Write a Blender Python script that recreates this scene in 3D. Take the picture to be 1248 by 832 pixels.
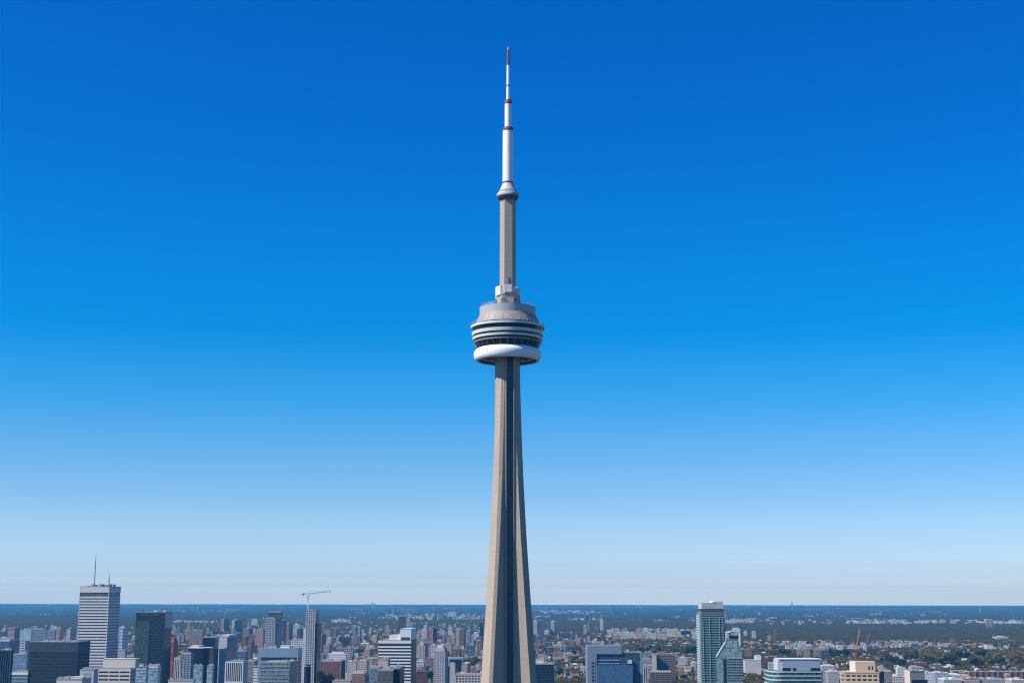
import bpy, bmesh, math, random
import numpy as np
from mathutils import Vector, Matrix, Euler
R = math.radians
random.seed(7); RNG = np.random.default_rng(11)
S = bpy.context.scene
for o in list(bpy.data.objects): bpy.data.objects.remove(o)
COL = S.collection

# ------------------------------------------------------------------ camera
W0, H0, F = 1248.0, 832.0, 1750.0          # photo size, focal length in photo pixels
CAMZ = 150.0
PITCH = math.atan((730.9 - 416) / F)
ROLL = R(0.10)
cam_d = bpy.data.cameras.new('camera'); cam = bpy.data.objects.new('camera', cam_d); COL.objects.link(cam)
cam.location = (0, 0, CAMZ)
CM = Euler((math.pi/2 + PITCH, 0, 0)).to_matrix() @ Euler((0, 0, ROLL)).to_matrix()
cam.rotation_euler = CM.to_euler()
cam_d.sensor_width = 36; cam_d.lens = F / W0 * 36
cam_d.clip_start = 1; cam_d.clip_end = 200000
S.camera = cam
CMI = CM.inverted()
def ray(px, py): return CM @ Vector(((px - W0/2)/F, (H0/2 - py)/F, -1))
def at(px, py, Y):
    d = ray(px, py); t = Y / d.y
    return Vector((d.x*t, Y, CAMZ + d.z*t))
def ground_at(px, py):
    d = ray(px, py); t = -CAMZ/d.z
    return Vector((d.x*t, d.y*t, 0))
def proj(p):
    q = CMI @ (Vector(p) - Vector((0, 0, CAMZ)))
    return (W0/2 + F*q.x/-q.z, H0/2 - F*q.y/-q.z)

# ------------------------------------------------------------------ sky, sun, exposure
SUN_EL, SUN_LEFT = R(43), R(70)            # elevation; how far to the camera's rear-left the sun stands
sun_dir = Vector((-math.sin(SUN_LEFT)*math.cos(SUN_EL), -math.cos(SUN_LEFT)*math.cos(SUN_EL), math.sin(SUN_EL)))
wd = bpy.data.worlds.new('World'); S.world = wd; wd.use_nodes = True
nt = wd.node_tree; nt.nodes.clear()
out = nt.nodes.new('ShaderNodeOutputWorld'); bg = nt.nodes.new('ShaderNodeBackground')
sky = nt.nodes.new('ShaderNodeTexSky'); sky.sky_type = 'NISHITA'; sky.sun_disc = False
sky.sun_elevation = SUN_EL; sky.sun_rotation = math.atan2(sun_dir.x, sun_dir.y)
sky.altitude = 150; sky.air_density = 1.0; sky.dust_density = 0.6; sky.ozone_density = 2.0
# polarised deep blue: the sky's own colour graded by its elevation
tc = nt.nodes.new('ShaderNodeTexCoord'); sx = nt.nodes.new('ShaderNodeSeparateXYZ')
nt.links.new(tc.outputs['Generated'], sx.inputs[0])
ramp = nt.nodes.new('ShaderNodeValToRGB'); ramp.color_ramp.interpolation = 'LINEAR'
SKY_TINT = [  # sin(elevation), r, g, b  gain / 4
    (0.0000, 1.1186, 0.9846, 0.6894), (0.0005, 1.1511, 0.8581, 0.6347), (0.0027, 1.0804, 0.9492, 0.7186), (0.0049, 1.0243, 0.8953, 0.6284), (0.0071, 1.0362, 0.8558, 0.6783), (0.0088, 1.0475, 0.9793, 0.6038), (0.0099, 1.1457, 0.9674, 0.6321), (0.0110, 0.8043, 0.7076, 0.5630), (0.0127, 0.4792, 0.4944, 0.5450), (0.0149, 0.4417, 0.4703, 0.5121), (0.0172, 0.4140, 0.4093, 0.4637), (0.0227, 0.3087, 0.3522, 0.4418), (0.0395, 0.2193, 0.2721, 0.3675), (0.0676, 0.1372, 0.2114, 0.3194), (0.0958, 0.0880, 0.1853, 0.2919), (0.1354, 0.0291, 0.1680, 0.2927), (0.1805, 0.0001, 0.1487, 0.2846), (0.2363, 0.0001, 0.1399, 0.2933), (0.2909, 0.0001, 0.1238, 0.2924), (0.3440, 0.0001, 0.1143, 0.2926), (0.3974, 0.0001, 0.1097, 0.2851), (0.5500, 0.0025, 0.0768, 0.2281), (1.0000, 0.0150, 0.0750, 0.1750)]
cr = ramp.color_ramp
while len(cr.elements) > 1: cr.elements.remove(cr.elements[-1])
for i, (p, r, g, b) in enumerate(SKY_TINT):
    e = cr.elements[0] if i == 0 else cr.elements.new(p)
    e.position = p; e.color = (r, g, b, 1)
nt.links.new(sx.outputs['Z'], ramp.inputs[0])
mul = nt.nodes.new('ShaderNodeVectorMath'); mul.operation = 'MULTIPLY'
nt.links.new(sky.outputs[0], mul.inputs[0]); nt.links.new(ramp.outputs[0], mul.inputs[1])
sca = nt.nodes.new('ShaderNodeVectorMath'); sca.operation = 'SCALE'; sca.inputs['Scale'].default_value = 4.0
nt.links.new(mul.outputs[0], sca.inputs[0]); nt.links.new(sca.outputs[0], bg.inputs[0])
bg.inputs[1].default_value = 0.10
nt.links.new(bg.outputs[0], out.inputs[0])
sl = bpy.data.lights.new('sun', 'SUN'); sl.energy = 5.0; sl.angle = R(0.5); sl.color = (1.0, .93, .82)
so = bpy.data.objects.new('sun', sl); COL.objects.link(so)
so.rotation_euler = (-sun_dir).to_track_quat('-Z', 'Y').to_euler()
S.view_settings.view_transform = 'Standard'; S.view_settings.look = 'None'
S.view_settings.exposure = 0.4; S.view_settings.gamma = 1.0; S.view_settings.use_curve_mapping = False
S.render.engine = 'CYCLES'
S.cycles.max_bounces = 5; S.cycles.diffuse_bounces = 2; S.cycles.glossy_bounces = 3; S.cycles.volume_bounces = 0
S.cycles.use_denoising = True; S.cycles.filter_width = 1.15
HAZE_DENSITY = 3.8e-5; HAZE_COLOR = (.10, .54, 1.0)

# ------------------------------------------------------------------ materials
MATS = {}
def nodes(name):
    m = bpy.data.materials.new(name); m.use_nodes = True
    t = m.node_tree; t.nodes.clear()
    o = t.nodes.new('ShaderNodeOutputMaterial'); b = t.nodes.new('ShaderNodeBsdfPrincipled')
    t.links.new(b.outputs[0], o.inputs[0])
    return m, t, b
class T:
    """tiny helper to write node maths"""
    def __init__(s, t): s.t = t
    def m(s, op, a, b=None, c=None):
        n = s.t.nodes.new('ShaderNodeMath'); n.operation = op
        for i, v in enumerate((a, b, c)):
            if v is None: continue
            if isinstance(v, (int, float)): n.inputs[i].default_value = v
            else: s.t.links.new(v, n.inputs[i])
        return n.outputs[0]
    def mix(s, f, a, b):
        n = s.t.nodes.new('ShaderNodeMix'); n.data_type = 'RGBA'
        for i, v in ((0, f), (6, a), (7, b)):
            if isinstance(v, tuple): n.inputs[i].default_value = (*v, 1)
            elif isinstance(v, (int, float)): n.inputs[i].default_value = v
            else: s.t.links.new(v, n.inputs[i])
        return n.outputs[2]
    def noise(s, vec, scale, detail=3, rough=.55):
        n = s.t.nodes.new('ShaderNodeTexNoise'); n.inputs['Scale'].default_value = scale
        n.inputs['Detail'].default_value = detail; n.inputs['Roughness'].default_value = rough
        s.t.links.new(vec, n.inputs['Vector']); return n.outputs['Fac']
    def ramp(s, f, stops, interp='LINEAR'):
        n = s.t.nodes.new('ShaderNodeValToRGB'); c = n.color_ramp; c.interpolation = interp
        while len(c.elements) > 1: c.elements.remove(c.elements[-1])
        for i, (p, col) in enumerate(stops):
            e = c.elements[0] if i == 0 else c.elements.new(p)
            e.position = p; e.color = (*col, 1)
        s.t.links.new(f, n.inputs[0]); return n.outputs[0]
    def node(s, kind): return s.t.nodes.new(kind)
    def link(s, a, b): s.t.links.new(a, b)

def plain(name, col, rough=.7, metal=0.0, var=.18, scale=.15):
    """paint / stone / metal with weathering mottle"""
    if name in MATS: return MATS[name]
    m, t, b = nodes(name); k = T(t)
    tc = k.node('ShaderNodeTexCoord')
    mp = k.node('ShaderNodeMapping'); mp.inputs['Scale'].default_value = (1, 1, .25); k.link(tc.outputs['Object'], mp.inputs[0])
    n = k.noise(mp.outputs[0], scale, 4, .65)
    dark = tuple(c*(1-var) for c in col); lite = tuple(min(1, c*(1+var)) for c in col)
    k.link(k.mix(n, dark, lite), b.inputs['Base Color'])
    b.inputs['Roughness'].default_value = rough; b.inputs['Metallic'].default_value = metal
    MATS[name] = m; return m

def facade(name, wall, glass, fh=3.4, bw=3.0, vf=(.30, .80), hf=(.15, .85), grough=.18, var=.5, wrough=.75, spec=.5, lit=.12, objvar=0.0):
    """wall with a window in every bay of every storey; each window has its own blind / reflection tone"""
    if name in MATS: return MATS[name]
    m, t, b = nodes(name); k = T(t)
    tc = k.node('ShaderNodeTexCoord'); p = k.node('ShaderNodeSeparateXYZ'); k.link(tc.outputs['Object'], p.inputs[0])
    nn = k.node('ShaderNodeSeparateXYZ'); k.link(tc.outputs['Normal'], nn.inputs[0])
    ax = k.m('ABSOLUTE', nn.outputs[0]); ay = k.m('ABSOLUTE', nn.outputs[1]); az = k.m('ABSOLUTE', nn.outputs[2])
    side = k.m('GREATER_THAN', ax, ay)
    h = k.m('ADD', k.m('MULTIPLY', p.outputs[0], k.m('SUBTRACT', 1.0, side)), k.m('MULTIPLY', p.outputs[1], side))
    u = k.m('ADD', k.m('DIVIDE', h, bw), 500.0); v = k.m('DIVIDE', p.outputs[2], fh)
    fu = k.m('FRACT', u); fv = k.m('FRACT', v)
    def inside(f, lo, hi): return k.m('MULTIPLY', k.m('GREATER_THAN', f, lo), k.m('LESS_THAN', f, hi))
    mask = k.m('MULTIPLY', inside(fu, *hf), inside(fv, *vf))
    mask = k.m('MULTIPLY', mask, k.m('LESS_THAN', az, .5))
    cv = k.node('ShaderNodeCombineXYZ'); k.link(k.m('FLOOR', u), cv.inputs[0]); k.link(k.m('FLOOR', v), cv.inputs[1]); k.link(side, cv.inputs[2])
    wn = k.node('ShaderNodeTexWhiteNoise'); wn.noise_dimensions = '3D'; k.link(cv.outputs[0], wn.inputs['Vector'])
    g = k.mix(k.m('MULTIPLY', wn.outputs['Value'], var), glass, tuple(min(.8, c*3.2+.02) for c in glass))
    blind = k.m('GREATER_THAN', wn.outputs['Value'], 1.0 - lit)
    g = k.mix(k.m('MULTIPLY', blind, .6), g, (.45, .42, .36))
    n = k.noise(tc.outputs['Object'], .06, 4, .6)
    wc = k.mix(n, tuple(c*.82 for c in wall), tuple(min(1, c*1.15) for c in wall))
    if objvar:
        oi = k.node('ShaderNodeObjectInfo')
        wc2 = k.node('ShaderNodeHueSaturation'); k.link(wc, wc2.inputs['Color'])
        k.link(k.m('ADD', k.m('MULTIPLY', oi.outputs['Random'], objvar), 1 - objvar/2), wc2.inputs['Value']); wc = wc2.outputs[0]
    k.link(k.mix(mask, wc, g), b.inputs['Base Color'])
    k.link(k.m('ADD', k.m('MULTIPLY', mask, grough - wrough), wrough), b.inputs['Roughness'])
    b.inputs['Specular IOR Level'].default_value = spec
    MATS[name] = m; return m

def curtain(name, glass, mull=(.25, .28, .30), fh=3.8, bw=1.6, var=.6, rough=.16, spec=.55):
    return facade(name, mull, glass, fh, bw, (.10, .93), (.06, .94), rough, var, .5, spec, .006)

# ------------------------------------------------------------------ mesh builder
class MB:
    def __init__(s): s.v = []; s.f = []; s.mi = []
    def quadgrid(s, rings, mi=0, cap0=True, cap1=True):
        n = len(rings[0]); b = len(s.v)
        for r in rings: s.v += [tuple(p) for p in r]
        for i in range(len(rings)-1):
            for j in range(n):
                a = b+i*n+j; c = b+i*n+(j+1) % n
                s.f.append((a, c, c+n, a+n)); s.mi.append(mi)
        if cap0: s.f.append(tuple(b+j for j in reversed(range(n)))); s.mi.append(mi)
        if cap1: s.f.append(tuple(b+(len(rings)-1)*n+j for j in range(n))); s.mi.append(mi)
        return s
    def prism(s, poly, z0, z1, mi=0): return s.quadgrid([[(x, y, z0) for x, y in poly], [(x, y, z1) for x, y in poly]], mi)
    def box(s, x0, x1, y0, y1, z0, z1, mi=0): return s.prism([(x0, y0), (x1, y0), (x1, y1), (x0, y1)], z0, z1, mi)
    def lathe(s, prof, n=64, mi=0, cx=0, cy=0):
        return s.quadgrid([[(cx+r*math.cos(2*math.pi*j/n), cy+r*math.sin(2*math.pi*j/n), z) for j in range(n)] for r, z in prof], mi, prof[0][0] > 1e-4, prof[-1][0] > 1e-4)
    def tube(s, a, b, r0, r1=None, n=6, mi=0):
        a = Vector(a); b = Vector(b); d = (b-a).normalized(); u = d.orthogonal().normalized(); w = d.cross(u); r1 = r0 if r1 is None else r1
        return s.quadgrid([[p + u*(r*math.cos(2*math.pi*j/n)) + w*(r*math.sin(2*math.pi*j/n)) for j in range(n)] for p, r in ((a, r0), (b, r1))], mi)
    def mesh(s, name, mats, smooth=False):
        me = bpy.data.meshes.new(name); me.from_pydata(s.v, [], s.f)
        for m in (mats if isinstance(mats, (list, tuple)) else [mats]): me.materials.append(m)
        if len(set(s.mi)) > 1: me.polygons.foreach_set('material_index', s.mi)
        if smooth:
            me.polygons.foreach_set('use_smooth', [True]*len(me.polygons))
            me.set_sharp_from_angle(angle=R(35))
        return me
    def build(s, name, mats, parent=None, smooth=False): return link(name, s.mesh(name, mats, smooth), parent)
def link(name, me, parent=None):
    o = bpy.data.objects.new(name, me); COL.objects.link(o); o.parent = parent; return o
def empty(name, loc, yaw=0, label=None, cat=None, group=None):
    o = bpy.data.objects.new(name, None); COL.objects.link(o); o.location = loc; o.rotation_euler = (0, 0, yaw); o.empty_display_size = 5
    tag(o, label, cat, group); return o
def tag(o, label=None, cat=None, group=None, kind=None):
    for k, v in (('label', label), ('category', cat), ('group', group), ('kind', kind)):
        if v: o[k] = v
    return o
def copy_part(o, parent, loc=None):
    c = o.copy(); COL.objects.link(c); c.parent = parent
    if loc is not None: c.location = loc
    return c

# ------------------------------------------------------------------ ground
def ground_mat():
    m, t, b = nodes('ground'); k = T(t)
    g = k.node('ShaderNodeNewGeometry'); P = g.outputs['Position']
    big = k.noise(P, .0011, 4, .6); mid = k.noise(P, .009, 4, .6); fine = k.noise(P, .05, 3, .6)
    veg = k.ramp(fine, [(.3, (.035, .042, .018)), (.55, (.06, .06, .03)), (.75, (.10, .085, .05))])
    urb = k.ramp(mid, [(.3, (.035, .034, .034)), (.5, (.05, .047, .045)), (.7, (.09, .082, .074))])
    f = k.ramp(big, [(.42, (0, 0, 0)), (.58, (1, 1, 1))])
    k.link(k.mix(k.m('MULTIPLY', f, .75), veg, urb), b.inputs['Base Color']); b.inputs['Roughness'].default_value = .95
    b.inputs['Specular IOR Level'].default_value = .1
    return m
GM = ground_mat()
gx, gy0, gy1 = 45000, -45000, 45000
tag(MB().quadgrid([[(-gx, gy0, 0), (gx, gy0, 0)], [(-gx, gy1, 0), (gx, gy1, 0)]], 0, False, False).build('ground', GM), kind='structure')
# the wrap-around face of a two-point ring is degenerate: keep only the real quad
go = bpy.data.objects['ground']; me = bpy.data.meshes.new('ground'); me.from_pydata([(-gx, gy0, 0), (gx, gy0, 0), (gx, gy1, 0), (-gx, gy1, 0)], [], [(0, 1, 2, 3)]); me.materials.append(GM); go.data = me
asphalt = plain('asphalt', (.055, .055, .058), .9, 0, .25, .02)
pave = plain('pavement', (.26, .25, .235), .9, 0, .2, .05)
def strip(name, pts, w, z, mat):
    v = []; f = []
    for i, p in enumerate(pts):
        a = Vector(pts[max(0, i-1)]); c = Vector(pts[min(len(pts)-1, i+1)]); d = (c-a).normalized(); n = Vector((-d.y, d.x))*w/2
        v += [(p[0]+n.x, p[1]+n.y, z), (p[0]-n.x, p[1]-n.y, z)]
        if i: f.append((2*i-2, 2*i-1, 2*i+1, 2*i))
    me = bpy.data.meshes.new(name); me.from_pydata(v, [], f); me.materials.append(mat)
    return tag(link(name, me), kind='structure')
for Y in (2950, 3330, 3720, 4180, 4700, 5350): 
    strip('pavement', [(-.42*Y, Y+20), (.46*Y, Y-20)], 30, .06, pave); strip('road', [(-.42*Y, Y+20), (.46*Y, Y-20)], 18, .14, asphalt)
for X in (-900, -560, -210, 120, 420, 760, 1080):
    strip('avenue', [(X, 2500), (X*1.02+60, 5600)], 20, .20, asphalt)
cpt = [ground_at(x, y).xy for x, y in ((686, 800), (689, 803), (691, 808), (690, 814), (693, 820))]
strip('ramp_road', cpt, 12, .3, plain('pale_concrete', (.5, .49, .46), .9))

exec_landmarks = []      # (short phrase, px0, px1, ytop, ybottom) of things others are described by

# ------------------------------------------------------------------ the observation tower
TD = 1026.0
def conc_mat(nm, step, joint, lo, hi):
    m, t, b = nodes(nm); k = T(t)
    tc = k.node('ShaderNodeTexCoord'); P = tc.outputs['Object']; s = k.node('ShaderNodeSeparateXYZ'); k.link(P, s.inputs[0])
    mp = k.node('ShaderNodeMapping'); mp.inputs['Scale'].default_value = (1, 1, .05); k.link(P, mp.inputs[0])
    streak = k.noise(mp.outputs[0], .55, 4, .6); blot = k.noise(P, .12, 4, .6); speck = k.noise(P, .9, 3, .7)
    c = k.mix(streak, lo, hi); c = k.mix(k.m('MULTIPLY', blot, .5), c, (.33, .28, .225))
    c = k.mix(k.m('MULTIPLY', k.m('GREATER_THAN', speck, .58), .30), c, (.27, .23, .19))
    lift = k.m('LESS_THAN', k.m('FRACT', k.m('DIVIDE', s.outputs[2], step)), .10)     # the joints of the slip-formed lifts
    c = k.mix(k.m('MULTIPLY', lift, joint), c, (.22, .19, .16))
    k.link(c, b.inputs['Base Color']); b.inputs['Roughness'].default_value = .9; b.inputs['Specular IOR Level'].default_value = .2
    return m
CONC = conc_mat('tower_concrete', 6.1, .16, (.30, .245, .185), (.54, .455, .355))
CONCU = conc_mat('upper_shaft_concrete', 3.05, .45, (.33, .285, .235), (.43, .38, .315))
WHITE = plain('white_steel', (.80, .80, .80), .45, 0, .05, .3)
MAROON = plain('maroon_paint', (.15, .045, .04), .6, 0, .3, .6)
RADOME = plain('radome_fabric', (.84, .84, .83), .55, 0, .03, .1)
BANDW = plain('pod_white_panel', (.60, .62, .61), .5, 0, .1, .3)
GREYP = plain('grey_pod_panel', (.36, .38, .385), .55, 0, .12, .25)
DARKP = plain('dark_soffit', (.07, .07, .075), .7, 0, .3, .2)
COPPER = plain('pinkish_roof_panel', (.34, .28, .26), .6, 0, .2, .3)
STEEL = plain('galvanised_steel', (.42, .44, .46), .5, .5, .15, .5)
PODG = facade('pod_glass', (.03, .036, .045), (.003, .006, .013), 50, 1.9, (0, 1), (.06, .94), .15, .4, .5, .12, .0)
ELEV = facade('elevator_glass', (.035, .055, .07), (.008, .030, .048), 3.0, 1.67, (.06, .95), (.07, .93), .2, .35, .5, .3, .0)

tbase = at(618.2, 600, TD); tx = tbase.x
ZD = lambda y, r=0.0: at(618, y, TD - r).z                     # height of the front of a ring of radius r seen at row y
def SC(z): return F / (TD*math.cos(PITCH) + (z-CAMZ)*math.sin(PITCH))
def PR(px, y): return px / SC(ZD(y))                          # half-width in pixels -> radius in metres
DEL = R(13)
tower = empty('observation_tower', (tx, TD, 0), 0, 'slender concrete observation tower with round white pod and tall white antenna mast', 'tower')
def leg_ring(z, rad, w, a, ch):
    d = Vector((math.cos(a), math.sin(a), 0)); n = Vector((-d.y, d.x, 0)); h = w/2
    return [d*q + n*s + Vector((0, 0, z)) for q, s in ((0, -h), (rad-ch, -h), (rad, -h+ch*1.1), (rad, h-ch*1.1), (rad-ch, h), (0, h))]
stations = []     # (z, leg tip radius, leg width, core apothem)
for y, r_, w_, c_ in ((436, 8.6, 9.0, 7.6), (470, 8.8, 9.1, 7.6), (525, 9.8, 9.3, 7.7), (580, 11.0, 9.7, 7.8), (650, 13.2, 10.3, 8.0), (720, 15.9, 10.9, 8.3), (780, 18.4, 11.5, 8.5), (832, 20.6, 12.0, 8.7)):
    stations.append((ZD(y), r_, w_, c_))
stations += [(60, 24.5, 12.6, 9.0), (25, 29.5, 13.3, 9.3), (0, 34, 14, 9.6)]
stations.reverse()
for k_ in range(3):
    a = -math.pi/2 - math.pi/3 + DEL + k_*2*math.pi/3
    MB().quadgrid([leg_ring(z, r_, w_, a, 1.7) for z, r_, w_, c_ in stations]).build('leg', CONC, tower)
MB().quadgrid([[Vector((c_/math.cos(math.pi/6)*math.cos(-math.pi/2+DEL+math.pi/6+j*math.pi/3), c_/math.cos(math.pi/6)*math.sin(-math.pi/2+DEL+math.pi/6+j*math.pi/3), z)) for j in range(6)] for z, r_, w_, c_ in stations]).build('core', CONC, tower)
for k_ in range(3):
    a = -math.pi/2 + DEL + k_*2*math.pi/3
    e = bpy.data.objects.new('elevator_shaft', None)
    def panel(x0, x1, q0, q1, nm, mt):
        d = Vector((math.cos(a), math.sin(a), 0)); n = Vector((-d.y, d.x, 0))
        # built in a local frame whose -y is outward so that the glass grid runs along x
        o = MB().quadgrid([[(x0, -(c_+q1), z), (x1, -(c_+q1), z), (x1, -(c_-q0), z), (x0, -(c_-q0), z)] for z, r_, w_, c_ in stations]).build(nm, mt, tower)
        o.rotation_euler = (0, 0, a + math.pi/2); return o
    panel(-2.5, 2.5, .6, .25, 'elevator_glass', ELEV)
    panel(-3.45, -2.5, .6, 1.15, 'glass_rib', CONC); panel(2.5, 3.2, .6, .8, 'glass_rib', CONC)
# pod: each ring is turned from rows of the photograph at its front
def ring(nm, mt, rows, n=96, smooth=True):
    """rows: (half-width px, row at the front of the ring)"""
    pr = []
    for hw, y in rows:
        r_ = hw / SC(ZD(y, hw/1.7)) ; pr.append((r_, ZD(y, r_)))
    pr.sort(key=lambda q: 0) 
    return pr
def turn(nm, mt, prof, n=96, smooth=True, solid=False):
    m = MB()
    if solid: m.lathe(prof, n)
    else: m.quadgrid([[(r*math.cos(2*math.pi*j/n), r*math.sin(2*math.pi*j/n), z) for j in range(n)] for r, z in prof + [prof[0]]], 0, False, False)
    return m.build(nm, mt, tower, smooth)
def RZ(hw, y):
    r_ = hw / SC(ZD(y, hw/1.7)); return (r_, ZD(y, r_))
ro, zt = RZ(41.2, 417.2); rl, zb = RZ(36.3, 434.2)
zm = zt*.52 + zb*.48; mr = ro - rl
prof = [(rl-.5, zb+.5), (rl-.2, zb+.1)]
prof += [(rl + .3 + (mr-.3)*math.cos(t_), zm + (zm-zb)*math.sin(t_)) for t_ in np.linspace(-math.pi/2, 0, 14)]
prof += [(ro-5.6 + 5.6*math.cos(t_), zm + (zt-zm)*math.sin(t_)) for t_ in np.linspace(0, math.pi*.62, 18)][1:]
turn('radome', RADOME, prof, 128)
turn('soffit', DARKP, [(6.5, zb+4.2), (rl-2.2, zb+4.2), (rl-.6, zb+.55), (rl-.45, zb+.55), (rl-1.2, zb+4.6), (6.5, zb+4.6)], 96)
for j in range(18):
    a_ = 2*math.pi*j/18; o = MB().box(9, rl-2.4, -.35, .35, zb+2.6, zb+4.25).build('soffit_rib', plain('soffit_rib_steel', (.16, .15, .15), .7), tower); o.rotation_euler = (0, 0, a_)
Z = lambda hw, y: RZ(hw, y)[1]; RR = lambda hw, y: RZ(hw, y)[0]
def band(nm, mt, hw0, y0, hw1, y1, inner=6.0):     # y0 lower edge row, y1 upper edge row at the front
    r0, z0 = RZ(hw0, y0); r1, z1 = RZ(hw1, y1)
    return turn(nm, mt, [(r0-inner, z0), (r0, z0), (r1, z1), (r1-inner, z1)], 96)
band('window_band', PODG, 37.2, 418.5, 40.3, 411.6)
band('fascia_band', plain('taupe_panel', (.24, .215, .19), .6, 0, .2, .3), 41.0, 411.6, 41.5, 409.7)
band('window_band', PODG, 40.6, 410.2, 41.4, 406.8)
band('white_band', BANDW, 42.4, 407.3, 43.0, 404.3)
band('window_band', PODG, 41.2, 405, 41.6, 401.0)
band('white_band', BANDW, 43.2, 401.7, 43.8, 397.8)
band('window_band', PODG, 42.2, 399, 43.2, 392.0)
band('white_band', BANDW, 44.9, 392.5, 45.1, 389.6)
for j in range(28):      # mullion posts of the lower gallery
    a_ = 2*math.pi*j/28; (q0, w0), (q1, w1) = RZ(37.4, 418.3), RZ(41.0, 411.4)
    MB().tube((q0*math.cos(a_), q0*math.sin(a_), w0), (q1*math.cos(a_), q1*math.sin(a_), w1), .16, n=4).build('mullion', STEEL, tower)
r0, z0 = RZ(44.8, 389.6)
turn('terrace', DARKP, [(r0-8, z0-.6), (r0-.2, z0-.35), (r0-.2, z0+.05), (r0-8, z0+.1)], 96)
ra, za = RZ(40.0, 388.6); rb, zb2 = RZ(34.3, 378.2)
me_ = MB(); ncone = 36
turn('cone_roof', COPPER, [(ra, za), (rb, zb2), (rb-3, zb2)], 96)
for j in range(24):       # standing seams of the cone roof
    a_ = 2*math.pi*(j+.5)/24
    MB().tube((ra*1.003*math.cos(a_), ra*1.003*math.sin(a_), za+.1), (rb*1.003*math.cos(a_), rb*1.003*math.sin(a_), zb2), .10, n=4).build('roof_seam', GREYP, tower)
band('drum', GREYP, 34.0, 378.4, 34.2, 368.8, 12)
rt, ztp = RZ(34.0, 368.8)
turn('drum_roof', GREYP, [(2, ztp-.6), (rt-.4, ztp-.5), (rt-.4, ztp-.3), (2, ztp-.3)], 96)
rail = MB()
for rad, zz, hh, npost in ((r0-.4, z0, 2.6, 48), (rt-.5, ztp, 1.6, 40)):
    rail = MB()
    for hfrac in (1.0, .5):
        prev = None
        for j in range(73):
            p = (rad*math.cos(2*math.pi*j/72), rad*math.sin(2*math.pi*j/72), zz+hh*hfrac)
            if prev: rail.tube(prev, p, .09, n=4)
            prev = p
    for j in range(npost):
        a_ = 2*math.pi*j/npost; rail.tube((rad*math.cos(a_), rad*math.sin(a_), zz-.2), (rad*math.cos(a_), rad*math.sin(a_), zz+hh), .09, n=4)
    rail.build('railing', STEEL, tower)
# waist above the drum: lobed concrete with hung white antenna boxes
zw0 = ztp-.5; zw1 = ZD(353, 8)
lob = []
for j in range(12):
    a_ = 2*math.pi*j/12 + R(4); q = PR(15.2, 362)*(1.0 if j % 2 == 0 else .86); lob.append((q*math.cos(a_), q*math.sin(a_)))
MB().prism(lob, zw0, zw1).build('waist', CONCU, tower)
for j in range(6):
    a_ = -math.pi/2 + R(-22) + j*math.pi/3
    o = MB().box(-1.5, 1.5, -.5, .25, 0, 6.2).build('recess', DARKP, tower); q = PR(14.6, 362)  # solid dark box; the shade of a recess is put into its colour
    o.location = (q*math.cos(a_), q*math.sin(a_), zw0+.2); o.rotation_euler = (0, 0, a_+math.pi/2)
for j, (deg, hw, y0, y1) in enumerate(((-52, 2.9, 358.3, 347.4), (2, 2.6, 355.6, 346.2), (30, 1.5, 356, 348), (66, 2.7, 357.5, 348.6), (120, 2.6, 358, 347.4), (180, 2.8, 358, 347), (240, 2.6, 358, 347.4), (-22, 1.4, 357.5, 350.2))):
    a_ = -math.pi/2 + R(deg); q = PR(14.6, 352)
    za_, zb_ = ZD(y0, q), ZD(y1, q)
    o = MB().box(-hw, hw, -.7, .9, 0, zb_-za_).build('antenna_box', plain('dull_white_box', (.58, .58, .57), .6, 0, .2, .3) if j != 7 else GREYP, tower)
    o.location = (q*math.cos(a_)*.94, q*math.sin(a_)*.94, za_); o.rotation_euler = (0, 0, a_+math.pi/2)
# upper hexagonal shaft
hx = []
hr0 = PR(9.75, 345); hr1 = PR(9.55, 242)
HD = R(5)
def hexr(r_, z): return [(r_*math.cos(-math.pi/2+HD+math.pi/6+j*math.pi/3), r_*math.sin(-math.pi/2+HD+math.pi/6+j*math.pi/3), z) for j in range(6)]
MB().quadgrid([hexr(hr0, zw1-3), hexr(hr1, ZD(236, 5))]).build('upper_shaft', CONCU, tower)
o = MB().box(-.55, .55, -.2, .3, 0, 4.4).build('access_door', DARKP, tower); o.location = (.9, -hr0*.866-.05, ZD(345.5, 5))
wk = MB()
for dx in (3.6, 4.4): wk.tube((dx, -hr0*.6, ZD(348, 5)), (dx, -hr0*.6, ZD(337 if dx > 4 else 340, 5)), .12, n=4)
wk.tube((2.4, -hr0*.62, ZD(339.5, 5)), (5.6, -hr0*.6, ZD(340.3, 5)), .10, n=4)
wk.build('aerial', STEEL, tower)
# sky pod
sp = [(PR(9.4, 241), ZD(242.3, 5)), (PR(12.6, 238), ZD(239, 7)), (PR(13.55, 236), ZD(236.4, 7.5)), (PR(13.6, 234), ZD(234.3, 7.5))]
turn('sky_pod_soffit', plain('sky_pod_soffit', (.075, .072, .072), .7, 0, .2, .3), sp, 48, True, True)
SKYT = facade('sky_pod_tiles', (.26, .25, .25), (.60, .59, .58), 1.5, 1.6, (.1, .95), (.06, .94), .5, .1, .6, .3, 0)
turn('sky_pod', SKYT, [(PR(13.7, 236), ZD(236.2, 7.6)), (PR(13.5, 234), ZD(233.6, 7.5)), (PR(12.9, 233), ZD(232.9, 7.2)), (PR(10.7, 230), ZD(230.2, 6)), (PR(8.6, 227), ZD(226.8, 5)), (PR(7.5, 224), ZD(224.2, 4.5)), (PR(6.8, 223), ZD(222.6, 4))], 48, True, True)
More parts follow.
